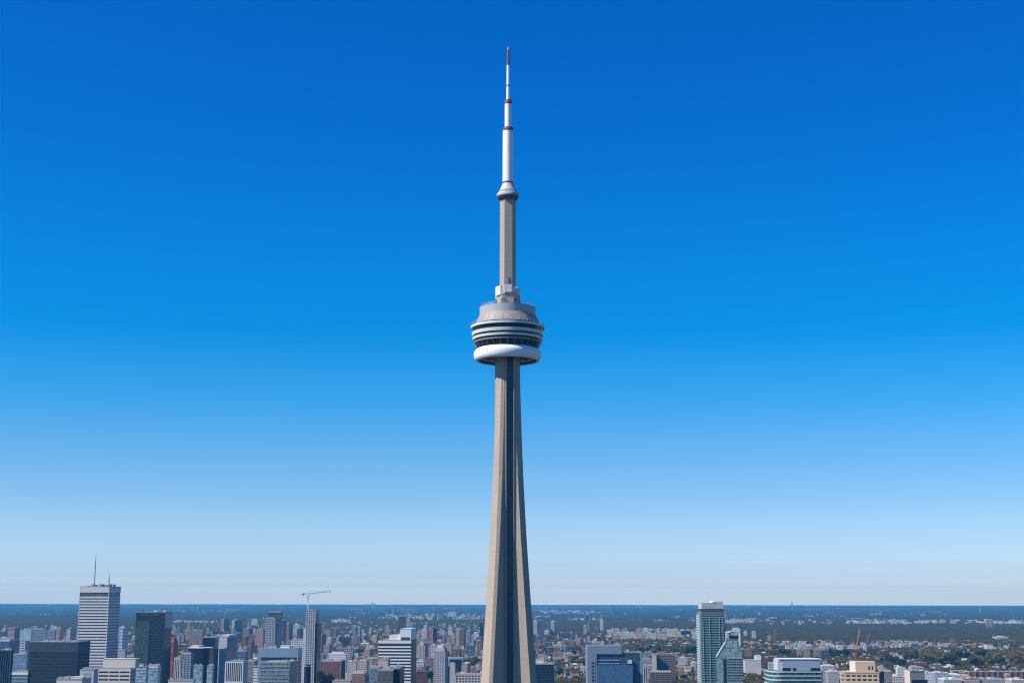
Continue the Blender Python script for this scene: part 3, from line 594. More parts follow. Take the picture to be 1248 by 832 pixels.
# dark glass foreground trio
for x0, x1, x2, yt, D, lab, mt in ((450, 461, None, 813.5, 1520, 'blue-grey glass wing, first of the dark trio under the white stepped tower', curtain('slate_glass', (.07, .11, .15), (.15, .19, .23))), (461.3, 479, None, 815.5, 1500, 'brownish dark glass middle block under the white stepped tower', curtain('bronze_glass', (.045, .05, .055), (.13, .13, .12))), (479.4, 487.5, 493, 813, 1510, 'navy glass end block of the dark trio under the white stepped tower', GL_NAVY)):
    f = fit(x0, x1, x2, yt, D, -4, 30); tower_block('office_building', lab, 'office building', f, mt, None, proud=.12, crown=1.5, crown_mat=W_BLUEG if 'brown' not in lab else W_GREY)
f = fit(461.5, 473, None, 803, 1620, -4, 14); tower_block('office_building', 'pinkish blank plant tower directly before the white stepped tower', 'office building', f, W_PINK, None, proud=.1); rect(0, 'dark glass trio', 450, 493, 812, 1500)
# --- apartments between white stepped tower and observation tower
f = fit(508.3, 517, 522.3, 785.5, 3350); e = tower_block('apartment_tower', 'beige ribbed apartment slab with dark flank beside the white stepped tower', 'apartment tower', f, GL_WIN, None, pier=plain('beige_concrete', (.52, .44, .37), .85), bay=3.5, pierw=2.1, pierp=.5, crown=2, crown_mat=W_PINK, side_pier=False, pent=((.2, .8, .2, .8, 4, W_PINK),)); rect(e, 'beige ribbed slab', 508, 522, 785, 3350, 806)
PKB = facade('rose_brick_facade', (.36, .20, .18), (.06, .045, .05), 3.1, 3.3, (.3, .8), (.25, .75))
f = fit(521.5, 527.5, 532.3, 765.5, 4000); e = tower_block('apartment_tower', 'tall rose brick apartment tower over the beige ribbed slab', 'apartment tower', f, PKB, None, pier=plain('rose_brick', (.38, .2, .18), .9), bay=6, pierw=1.8, proud=.1, pent=((.2, .8, .2, .8, 3, W_BROWN),)); rect(e, 'rose brick tower', 521, 532, 765, 4000, 796)
f = fit(529.3, 541.8, 546, 793.5, 2500); e = tower_block('apartment_tower', 'grey gridded apartment tower with peaked mechanical top', 'apartment tower', f, curtain('grey_condo_glass', (.07, .08, .095), (.3, .31, .32), 3.1, 2.2, .9), plain('light_grey_slab', (.50, .50, .49), .8), 3.1, 1.0, .45, pier=plain('light_grey_slab', (.50, .50, .49), .8), bay=4.2, pierw=1.2, pierp=.5, pent=((.05, .95, .1, .9, 5, W_PINK), (.2, .8, .2, .8, 10, W_CREAM))); rect(e, 'grey gridded tower', 529, 546, 785, 2500)
f = fit(547.5, 563.8, 566, 801.5, 2950); tower_block('office_building', 'dark glass box framed in pale metal right of the grey gridded tower', 'office building', f, GL_NAVY, None, pier=W_SILV, bay=60, pierw=1.2, crown=2.2, crown_mat=W_SILV, side_pier=False); rect(0, 'pale-framed dark box', 547, 566, 801, 2950)
f = fit(548, 554.5, 555.5, 808, 2650); tower_block('apartment_building', 'pale blank slab in front of the pale-framed dark box', 'apartment building', f, facade('blank_pale_facade', (.46, .45, .46), (.2, .2, .22), 3.2, 4, (.35, .7), (.3, .6)), None, proud=.1); rect(0, None, 548, 556, 808, 2650)
f = fit(542.5, 547.5, 548.3, 811, 2600); tower_block('office_building', 'narrow dark blue block squeezed beside the grey gridded tower', 'office building', f, GL_NAVY, None, proud=.1)
f = fit(562.5, 569.5, 573.5, 808.5, 2750); tower_block('apartment_building', 'pinkish ribbed slab right of the pale-framed dark box', 'apartment building', f, facade('pink_rib_facade', (.46, .32, .29), (.18, .13, .13), 40, 2.4, (0, 1), (.35, .65)), None, proud=.1); rect(0, 'pinkish ribbed slab', 562, 574, 808, 2750)
f = fit(555.5, 585.5, 587, 821, 2480); tower_block('office_building', 'long cream hall with window grid at the foot of the observation tower', 'office building', f, GL_WIN, W_CREAM, 4.2, 1.5, .4, pier=W_CREAM, bay=5, pierw=1.5, crown=2, crown_mat=W_PINK, roof_mat=W_PINK, pent=((.15, .35, .2, .8, 2.5, W_CREAM),)); rect(0, 'long cream hall', 555, 587, 821, 2480)
f = fit(507, 520, 527, 818, 2450, 12); tower_block('apartment_building', 'russet brick block with sloping roofline below the beige ribbed slab', 'apartment building', f, facade('russet_facade', (.33, .15, .125), (.07, .045, .045), 3.2, 3.2), None, proud=.15, roof_mat=plain('russet_roof', (.38, .17, .14), .9), pent=((.1, .45, .2, .8, 3.5, plain('russet_roof', (.38, .17, .14), .9)),)); rect(0, 'russet brick block', 507, 527, 816, 2450)
# ===== right of the observation tower
f = fit(652, 675, 680.3, 808.3, 1900, -3); e = tower_block('office_building', 'navy glass box with pale parapet against the foot of the observation tower', 'office building', f, GL_NAVY, plain('navy_spandrel', (.02, .035, .06), .5), 3.9, .8, .12, crown=1, crown_mat=plain('slate_parapet', (.3, .33, .37), .7), pent=((.05, .45, .3, .8, 4, W_CREAM),)); rect(e, 'navy glass box', 654, 680, 804, 1900)
# blue glass building with silver frame
f = fit(716, 782.5, None, 794.6, 1560, 0, 34); e = tower_block('office_building', 'blue glass office building wrapped in a silver frame', 'office building', f, curtain('mid_blue_glass', (.018, .05, .095), (.03, .07, .12), 3.8, 2.2, .5, .12, .6), None, proud=.1)
cx, cy, w_, d_, h_, a_ = f; px_ = w_/66.5
MB().box(-w_/2-.3, -w_/2+11*px_, -d_/2-1.2, d_/2-.5, 0, h_+7.2).build('frame', plain('blue_silver_cladding', (.20, .26, .33), .4, 0, .12, .1), e)
MB().box(-w_/2+11.02*px_, -w_/2+41.5*px_, -d_/2-1.2, d_/2-6, h_-8.5*0-1.6, h_+7.2).build('frame', plain('blue_silver_cladding', (.20, .26, .33), .4, 0, .12, .1), e)
MB().box(w_/2-2.6*px_, w_/2+.3, -d_/2-1.2, d_/2-.5, 0, h_+.7).build('frame', plain('pale_blue_cladding', (.17, .27, .36), .4, 0, .12, .1), e)
MB().box(-w_/2+11*px_, w_/2-12*px_, -d_/2-5, -d_/2-1.3, 0, at(745, 810.3, 1555).z).build('front_bay', GL_BLUE, e)
for yy in (803.5, 807.6):
    MB().box(-w_/2+12*px_, w_/2-27*px_, -d_/2-.6, -d_/2+.2, at(740, yy+1, 1560).z, at(740, yy, 1560).z).build('spandrel', W_SILV, e)
MB().box(-w_/2+4.2*px_, -w_/2+9.6*px_, -d_/2-1.4, -d_/2-1.1, 0, h_-9).build('stair_glazing', curtain('stair_glass', (.02, .035, .05), (.3, .36, .4), 3.6, 3.6), e)
MB().box(w_/2-17.4*px_, w_/2-12.6*px_, -d_/2-2.5, -d_/2-.1, at(765, 808.3, 1555).z, at(765, 803.8, 1555).z).build('roof_unit', plain('pale_blue_panel', (.55, .66, .72), .5), e)
rect(e, 'silver-framed blue building', 715, 783, 786, 1560)
# brown banded block
BRW = plain('mauve_brown_concrete', (.25, .19, .18), .9, 0, .2, .2)
f = fit(800.5, 822.5, 824, 796.5, 2750); e = tower_block('apartment_building', 'mauve-brown block ringed by balcony bands, left of the teal condo towers', 'apartment building', f, GL_WIN, BRW, 3.1, 1.1, .6, pier=BRW, bay=4.2, pierw=.7, pierp=.6, pent=((.1, .5, .2, .7, 3, BRW),)); rect(e, 'mauve-brown banded block', 794, 824, 796, 2750)
f = fit(795, 800, None, 797.5, 2740, -4, 14); tower_block('apartment_building', 'narrow beige stair tower on the side of the mauve-brown block', 'apartment building', f, plain('beige_render', (.5, .44, .35), .9), None, proud=.1)
f = fit(793, 817.5, 820, 818, 2350); tower_block('apartment_building', 'dark brown balcony block in front of the mauve-brown banded block', 'apartment building', f, GL_WIN, BRW, 3.1, 1.0, .5, pier=W_BROWN, bay=9, pierw=1.2, pierp=.6, crown=1.2, crown_mat=W_PINK); rect(0, 'dark brown balcony block', 793, 820, 818, 2350)
f = fit(784.5, 789.5, 792.5, 812, 2500); tower_block('apartment_building', 'slim white ribbed slab between silver-framed building and dark brown block', 'apartment building', f, GL_WIN, None, pier=W_CREAM, bay=3, pierw=1.4, crown=1.2, crown_mat=W_CREAM)
# teal condo tower
TEAL = plain('pale_teal_slab', (.26, .37, .35), .55, 0, .08, .2)
f = fit(854.6, 882.6, None, 746.3, 1900, 2, 30)
e = tower_block('apartment_tower', 'tallest teal glass condo tower with white two-part crown', 'apartment tower', f, GL_TEAL, TEAL, 3.15, .95, .5, base_z=0)
cx, cy, w_, d_, h_, a_ = f; rf_ = lambda y: at(868, y, 1900).z
MB().box(-w_/2+.3, w_/2-.3, -d_/2+.3, d_/2-.3, h_+.57, rf_(741.2)).build('dark_storey', plain('dark_louvre', (.06, .07, .075), .6), e)
MB().box(-w_/2+.8, -w_/2+14.5, -d_/2+.8, d_/2-1, rf_(741.2)+.02, rf_(734.2)).build('crown', facade('white_crown_facade', (.50, .53, .54), (.28, .34, .36), 4, 3.2, (.15, .85), (.12, .88), .3), e)
MB().box(-w_/2+14.6, w_/2-1, -d_/2+.8, d_/2-1, rf_(741.2)+.02, rf_(732.6)).build('crown', facade('white_crown_facade', (.50, .53, .54), (.28, .34, .36), 4, 3.2), e)
MB().box(-w_/2+16.5, w_/2-3.4, -d_/2+2, d_/2-3, rf_(732.6)+.02, rf_(731.4)).build('penthouse', W_WHITE, e)
MB().box(-w_/2-2.2, -w_/2-.52, -d_/2+2, d_/2-2, 0, rf_(748.5)).build('side_wing', facade('pale_teal_wing', (.36, .44, .44), (.10, .17, .19), 3.15, 2.4, (.35, .9), (.1, .9)), e)
MB().box(w_/2+.52, w_/2+2.2, -d_/2+2, d_/2-2, 0, rf_(762)).build('side_wing', GL_TEAL, e)
mm = None
for j in (0, 2, 5, 6):      # balcony fins
    x = -w_/2 + w_*(j+.5)/7
    if mm is None: mm = MB().box(-.22, .22, -1.0, .2, 0, h_-6).build('balcony_fin', TEAL, e); mm.location = (x, -d_/2, 0)
    else: copy_part(mm, e, (x, -d_/2, 0))
rect(e, 'tallest teal condo tower', 853, 885, 731, 1900)
# sloped-top condo tower
p0 = at(874.5, 800, 1750); p1 = at(906.8, 800, 1750); wS = p1.x-p0.x
e = empty('apartment_tower', ((p0.x+p1.x)/2, 1750+13, 0), R(-8.2), 'teal condo tower with steep white sloping edge up to its crown', 'apartment tower')
zz = lambda y: at(890, y, 1750).z
PXX = wS/32.3
def sx_(px): return (px-890.6)*PXX
outl = [(sx_(874.6), 0), (sx_(907), 0), (sx_(906), zz(800)), (sx_(904.8), zz(770)), (sx_(894), zz(769)), (sx_(888.2), zz(770.5)), (sx_(886.6), zz(782)), (sx_(880.5), zz(791)), (sx_(875), zz(800))]
def xz_prism(poly, y0, y1): return MB().quadgrid([[(x, y1, z) for x, z in poly], [(x, y0, z) for x, z in poly]])
xz_prism(outl, -13, 13).build('wall', curtain('condo_grey_teal_glass', (.05, .095, .105), (.26, .33, .34), 3.1, 3.2, 1.0), e)
edge = outl[4:]
for i in range(len(edge)-1):
    (xa, za1), (xb, zb1) = edge[i], edge[i+1]
    xz_prism([(xa-.35, za1+.5), (xa+.5, za1-.6), (xb+.5, zb1-.6), (xb-.35, zb1+.5)], -13.5-.02*i, 13.2).build('slope_edge', plain('slope_white', (.58, .60, .60), .6), e)
MB().box(sx_(895), sx_(904.4), -12, 12, zz(771), zz(766)).build('crown', facade('white_crown_facade', (.50, .53, .54), (.28, .34, .36)), e)
MB().box(sx_(896.5), sx_(903.4), -10, 10, zz(766)+.02, zz(764.6)).build('roof', W_SILV, e)
MB().box(sx_(891), sx_(901.5), -13.4, -12.8, zz(777.5), zz(773.8)).build('window_band', GL_NAVY, e)
MB().box(sx_(887.5), sx_(906.7), -14.6, -12.8, 0, zz(801.5)).build('front_bay', curtain('dark_condo_glass', (.02, .04, .05), (.16, .22, .24), 3.1, 2.7, 1.0), e)
MB().box(sx_(883.2), sx_(887.3), -13.5, -12.8, 0, zz(803)).build('painted_shadow_gap', GL_NAVY, e)  # solid navy strip; the shadow of a gap is painted by its colour
MB().box(sx_(902.6), sx_(904.7), -13.6, -12.9, zz(786), zz(771)).build('corner_column', plain('slope_white', (.58, .60, .60), .6), e)
MB().box(sx_(886.6), sx_(890.3), -13.2, 10, zz(777.5), zz(769.5)).build('crown', facade('white_crown_facade', (.50, .53, .54), (.28, .34, .36)), e)
ms = None; z = zz(802)
while z > 0:
    if ms is None: ms = MB().box(sx_(887.4), sx_(906.8), -15.3, -14.5, 0, .7).build('balcony_slab', plain('grey_teal_slab', (.25, .33, .34), .6), e); ms.location = (0, 0, z)
    else: copy_part(ms, e, (0, 0, z))
    z -= 3.1
FOOT.append(((p0.x+p1.x)/2, 1763, 24)); rect(e, 'sloping teal condo tower', 874, 907, 765, 1750)
# white block
WBF = facade('white_ribbed_facade', (.52, .50, .46), (.42, .40, .38), 60, 2.6, (0, 1), (.4, .62), .4, .1)
f = fit(907.5, 927.5, 935.5, 804, 2950); e = tower_block('office_building', 'white ribbed block with raised corner tower right of the sloping condo tower', 'office building', f, WBF, None, proud=.1, pent=((.66, 1.02, .05, .6, 8.5, W_WHITE),)); rect(e, 'white ribbed block', 907, 936, 799, 2950, 824)
f = fit(936.5, 944, 949, 808, 2900); tower_block('office_building', 'small pale block between white ribbed block and curved teal office', 'office building', f, facade('pale_small_facade', (.5, .5, .5), (.12, .13, .15), 3.6, 3), None, proud=.1)
# curved teal office
pc = at(955, 817, 1560); e = empty('office_building', (at(972, 817, 1560).x, 1560+22, 0), 0, 'curved teal glass office with white bands and big pale penthouse', 'office building')
xL = at(940, 817, 1560).x - e.location.x; xR = at(1000.5, 817, 1560).x - e.location.x; hT = at(972, 817.5, 1560).z
poly = [(xL+13+13*math.cos(t_), -9+13*math.sin(t_)) for t_ in np.linspace(math.pi, math.pi*1.5, 10)] + [(xR, -22), (xR+5, -8), (xR+5, 20), (xL, 20)]
MB().prism(poly, 0, hT).build('glazing', curtain('green_office_glass', (.02, .055, .06), (.08, .14, .15), 4.2, 2.4, .7), e)
big = [(x*1.012, y*1.02-.1) for x, y in poly]; z = hT-1.4; ms = None
while z > 0:
    if ms is None: ms = MB().prism(big, 0, 1.35).build('spandrel', plain('pale_green_white', (.40, .47, .46), .6), e); ms.location = (0, 0, z)
    else: copy_part(ms, e, (0, 0, z))
    z -= 4.2
pl = at(949, 805, 1565).x - e.location.x; prx = at(1000, 805, 1565).x - e.location.x
MB().box(pl+4, prx, -15, 14, hT+.32, at(975, 803, 1568).z).build('penthouse', plain('pale_blue_grey_cladding', (.29, .37, .41), .55, 0, .1, .1), e)
MB().box(pl, pl+3.98, -12, 14, hT+.32, at(975, 803.4, 1568).z).build('penthouse', plain('painted_sunlit_cladding', (.46, .48, .49), .6), e)  # left end in a lighter colour: sunlight on that face painted in
MB().box(pl+1, prx+.6, -15.5, 14.5, at(975, 803, 1568).z+.02, at(975, 802.3, 1568).z).build('roof', W_WHITE, e)
for (xa, xb) in ((954, 964), (967, 970.5), (988.5, 1000)):
    MB().box(at(xa, 815, 1565).x-e.location.x, at(xb, 815, 1565).x-e.location.x, -15.2, -14.8, hT+.6, hT+3.2).build('window_band', GL_NAVY, e)
FOOT.append((e.location.x, 1582, 45)); rect(e, 'curved teal office', 940, 1007, 802, 1560)
# white roofs between
for x0, x1, x2, yt, D, lab in ((1002, 1017, 1019, 811, 2300, 'white flat roof block directly right of the curved teal office'), (1008.5, 1022, 1025.5, 818, 1950, 'pale grey ribbed block between curved teal office and tan office')):
    f = fit(x0, x1, x2, yt, D); e = tower_block('office_building', lab, 'office building', f, facade('pale_ribbed_facade', (.38, .365, .365), (.16, .16, .18), 3.8, 2.2), None, proud=.1, roof_mat=W_WHITE, pent=((.2, .6, .3, .8, 2, W_WHITE),)); roof_units(e, f, 6, int(x0), W_WHITE, 2)
# tan office
f = fit(1029, 1071.3, None, 818.8, 1560, -8, 26)
TANF = facade('tan_stone_facade', (.60, .46, .29), (.02, .024, .03), 4.1, 5.6, (.30, .78), (.14, .86), .2, .5, .85, .4, .04)
e = tower_block('office_building', 'tan stone office with dark window grid and blank stepped penthouse', 'office building', f, TANF, None, proud=.25, crown=.9, crown_mat=W_TAN, roof_mat=W_TAN)
cx, cy, w_, d_, h_, a_ = f; q = w_/42.3
MB().box(-w_/2+14*q, w_/2-4*q, -d_/2+1.2, d_/2-2, h_-.08, at(1055, 805.6, 1562).z).build('penthouse', plain('tan_penthouse', (.56, .42, .28), .85, 0, .1, .1), e)
MB().prism([(-w_/2+9*q, -d_/2+5), (-w_/2+13.98*q, -d_/2+1.25), (-w_/2+13.98*q, d_/2-3), (-w_/2+9*q, d_/2-3)], h_-.08, at(1055, 805.4, 1562).z).build('penthouse', W_CREAM, e)  # angled left end in cream: its sunlit look is put into the colour
for xx in (30.5, 34.5): MB().box(-w_/2+xx*q-.75*q, -w_/2+xx*q+.75*q, -d_/2+1.0, -d_/2+1.4, at(1055, 815.2, 1562).z, at(1055, 811, 1562).z).build('window', GL_NAVY, e)
mw = None
MB().box(-w_/2-4*q, -w_/2-.3, -d_/2+5, d_/2-3, 0, h_-.2).build('side_wing', facade('tan_pale_wing', (.56, .5, .42), (.05, .06, .07), 4.1, 3.0, (.25, .8), (.2, .8)), e)
rect(e, 'tan stone office', 1025, 1071, 805, 1560)
f = fit(1071.8, 1077.5, 1080, 817.5, 1700); tower_block('office_building', 'narrow navy block against the side of the tan stone office', 'office building', f, GL_NAVY, None, proud=.1)
f = fit(1078, 1087, 1090, 818, 2100); tower_block('apartment_building', 'small grey-brown block right of the tan stone office', 'apartment building', f, facade('grey_brown_facade', (.27, .25, .25), (.06, .06, .07)), None, proud=.1, pent=((.1, .8, .2, .8, 2, W_CREAM),)); rect(0, None, 1078, 1090, 818, 2100)
# beige box
f = fit(1108.8, 1127, None, 817, 2150, 14, 16); e = tower_block('office_building', 'blank beige box over dark ground-floor glazing', 'office building', f, plain('blank_beige', (.55, .47, .37), .85, 0, .08, .1), None, proud=.1, roof_mat=W_CREAM)
MB().box(-f[2]/2+2, f[2]/2+3.5, -f[3]/2-.9, -f[3]/2+.3, f[4]-22, f[4]-12.5).build('ground_glazing', GL_DARK, e); rect(e, 'blank beige box', 1104, 1128, 816, 2150)
for x0, x1, x2, yt, D, lab, mt in ((1093.5, 1104.5, 1106, 813.5, 2600, 'white gabled hall left of the blank beige box', W_WHITE), (1127.5, 1138, 1140, 819, 2350, 'white cube right of the blank beige box', W_WHITE), (1084, 1104, 1106, 824, 2200, 'low white-roofed hall in front of the white gabled hall', W_CREAM), (1138.5, 1156, 1158, 819.5, 2450, 'pale blue glazed hall two along from the blank beige box', GL_PALE), (1157, 1181, 1183, 822.5, 2450, 'long cream flat-roofed hall left of the brown row block', W_CREAM), (1110, 1126, 1128, 812.8, 2650, 'pinkish roofed block peeking over the blank beige box', W_PINK)):
    f = fit(x0, x1, x2, yt, D); e = tower_block('office_building', lab, 'office building', f, facade('hall_' + mt.name, {'white_marble_panel': (.62, .62, .62), 'cream_concrete': (.52, .49, .44), 'pale_sky_glass': (.36, .43, .5), 'pinkish_concrete': (.46, .33, .29)}[mt.name], (.16, .17, .19), 4, 3.4, (.3, .75), (.2, .8)), None, proud=.15, roof_mat=mt if mt != GL_PALE else W_WHITE, pent=((.15, .5, .3, .8, 2.2, W_WHITE), (.6, .8, .2, .6, 1.5, W_GREY))); rect(0, None, x0, x2, yt, D)
# brown row block
f = fit(1181, 1252, None, 818, 2700, 1, 18); e = tower_block('apartment_building', 'long dark brown brick row block with orange piers', 'apartment building', f, facade('dark_brown_row_facade', (.12, .075, .065), (.03, .025, .03), 3.4, 2.6, (.2, .8), (.2, .8)), None, pier=plain('orange_brick_pier', (.36, .17, .11), .9), bay=11, pierw=3, pierp=.7, crown=.8, crown_mat=W_PINK, side_pier=False); rect(e, 'brown row block', 1181, 1248, 817, 2700, 828)
f = fit(1225.5, 1231, 1232, 822, 2350); tower_block('apartment_building', 'pinkish brick turret in front of the brown row block', 'apartment building', f, facade('pink_brick_facade', (.40, .27, .25), (.05, .05, .06)), None, proud=.2, pent=((.2, .8, .2, .8, 2, W_PINK),)); rect(0, 'pinkish brick turret', 1225, 1232, 820, 2350)
for x0, x1, yt, lab, c_ in ((1150, 1172, 827.5, 'low white roof hall cut off by the frame below the long cream hall', W_WHITE), (1194, 1224, 827.5, 'row of grey-white roof lights left of the pinkish brick turret', W_GREY), (1174, 1194, 826.5, 'russet roofed block left of the grey-white roof lights', plain('russet_roof', (.38, .17, .14), .9)), (1233, 1250, 828, 'pale roof corner right of the pinkish brick turret', W_CREAM)):
    f = fit(x0, x1, None, yt, 2300, -4, 40); e = tower_block('office_building', lab, 'office building', f, facade('hall_grey', (.4, .39, .38), (.12, .13, .15), 4, 3.4), None, proud=.2, roof_mat=c_, pent=((.1, .3, .2, .5, 2.0, c_), (.5, .75, .3, .7, 2.4, c_))); roof_units(e, f, 8, int(x0), W_WHITE, 1.6)

# ------------------------------------------------------------------ mid-distance towers that stand out, smaller
FM = {
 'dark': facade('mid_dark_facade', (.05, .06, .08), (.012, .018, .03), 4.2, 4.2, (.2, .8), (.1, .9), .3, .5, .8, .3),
 'navy': GL_NAVY, 'teal': facade('mid_teal_facade', (.06, .10, .12), (.012, .03, .045), 4.2, 4.0, (.2, .85), (.1, .9), .3, .5, .8, .3),
 'white': facade('mid_white_facade', (.49, .475, .45), (.06, .07, .085), 4.6, 5.2, (.3, .78), (.2, .8), .3, .7, .8, .3, .08, .3),
 'cream': facade('mid_cream_facade', (.46, .385, .295), (.06, .055, .055), 4.6, 5.0, (.3, .78), (.2, .8), .3, .7, .8, .3, .08, .35),
 'pink': facade('mid_pink_facade', (.36, .215, .185), (.045, .035, .04), 4.6, 5.2, (.3, .78), (.25, .75), .3, .7, .8, .3, .06, .5),
 'brown': facade('mid_brown_facade', (.20, .115, .09), (.03, .025, .025), 4.4, 5.0, (.3, .78), (.2, .8), .3, .7, .8, .3, .08, .5),
 'grey': facade('mid_grey_facade', (.27, .27, .28), (.035, .045, .055), 4.4, 5.0, (.25, .8), (.15, .85), .3, .7, .8, .3, .08, .5),
 'blue': facade('mid_blue_facade', (.10, .17, .25), (.015, .035, .065), 4.2, 4.2, (.2, .85), (.1, .9), .25, .6, .8, .4, .04, .3),
 'tan': facade('mid_tan_facade', (.40, .30, .22), (.05, .045, .04), 4.6, 5.0, (.3, .78), (.2, .8), .3, .7, .8, .3, .08, .4),
}
ROOFC = {k: plain('roof_' + k, c, .95) for k, c in dict(dark=(.2, .2, .21), navy=(.2, .21, .23), teal=(.25, .27, .28), white=(.5, .5, .49), cream=(.42, .4, .36), pink=(.34, .28, .26), brown=(.24, .19, .17), grey=(.3, .3, .3), blue=(.3, .32, .34), tan=(.36, .31, .26)).items()}
def mid(x0, x1, x2, yt, yb, colr, label, name='apartment_tower', phrase=None, D=None, extra=None, flank=None):
    D = D or ground_at((x0+x1)/2, yb).y
    f = fit(x0, x1, x2, yt, D, GRIDYAW, max(14, (x1-x0)/F*D))
    cx, cy, w, d, h, a = f
    e = empty(name, (cx, cy, 0), a, label, name.replace('_', ' '))
    MB().box(-w/2, w/2, -d/2, d/2, 0, h).build('wall', FM[colr], e)
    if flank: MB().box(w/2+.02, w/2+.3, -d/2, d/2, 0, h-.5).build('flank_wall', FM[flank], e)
    MB().box(-w/2-.3, w/2+.3, -d/2-.3, d/2+.3, h, h+.8).build('roof', ROOFC[colr], e)
    MB().box(-w*.22, w*.22, -d*.2, d*.2, h+.8, h+4.2).build('penthouse', ROOFC[colr], e)
    if extra: MB().tube((0, 0, h+4), (0, 0, at((x0+x1)/2, extra, D).z), .9, .5, 6).build('spire', W_WHITE, e)
    rect(e, phrase, x0, x2 or x1, yt, D, yb); return e
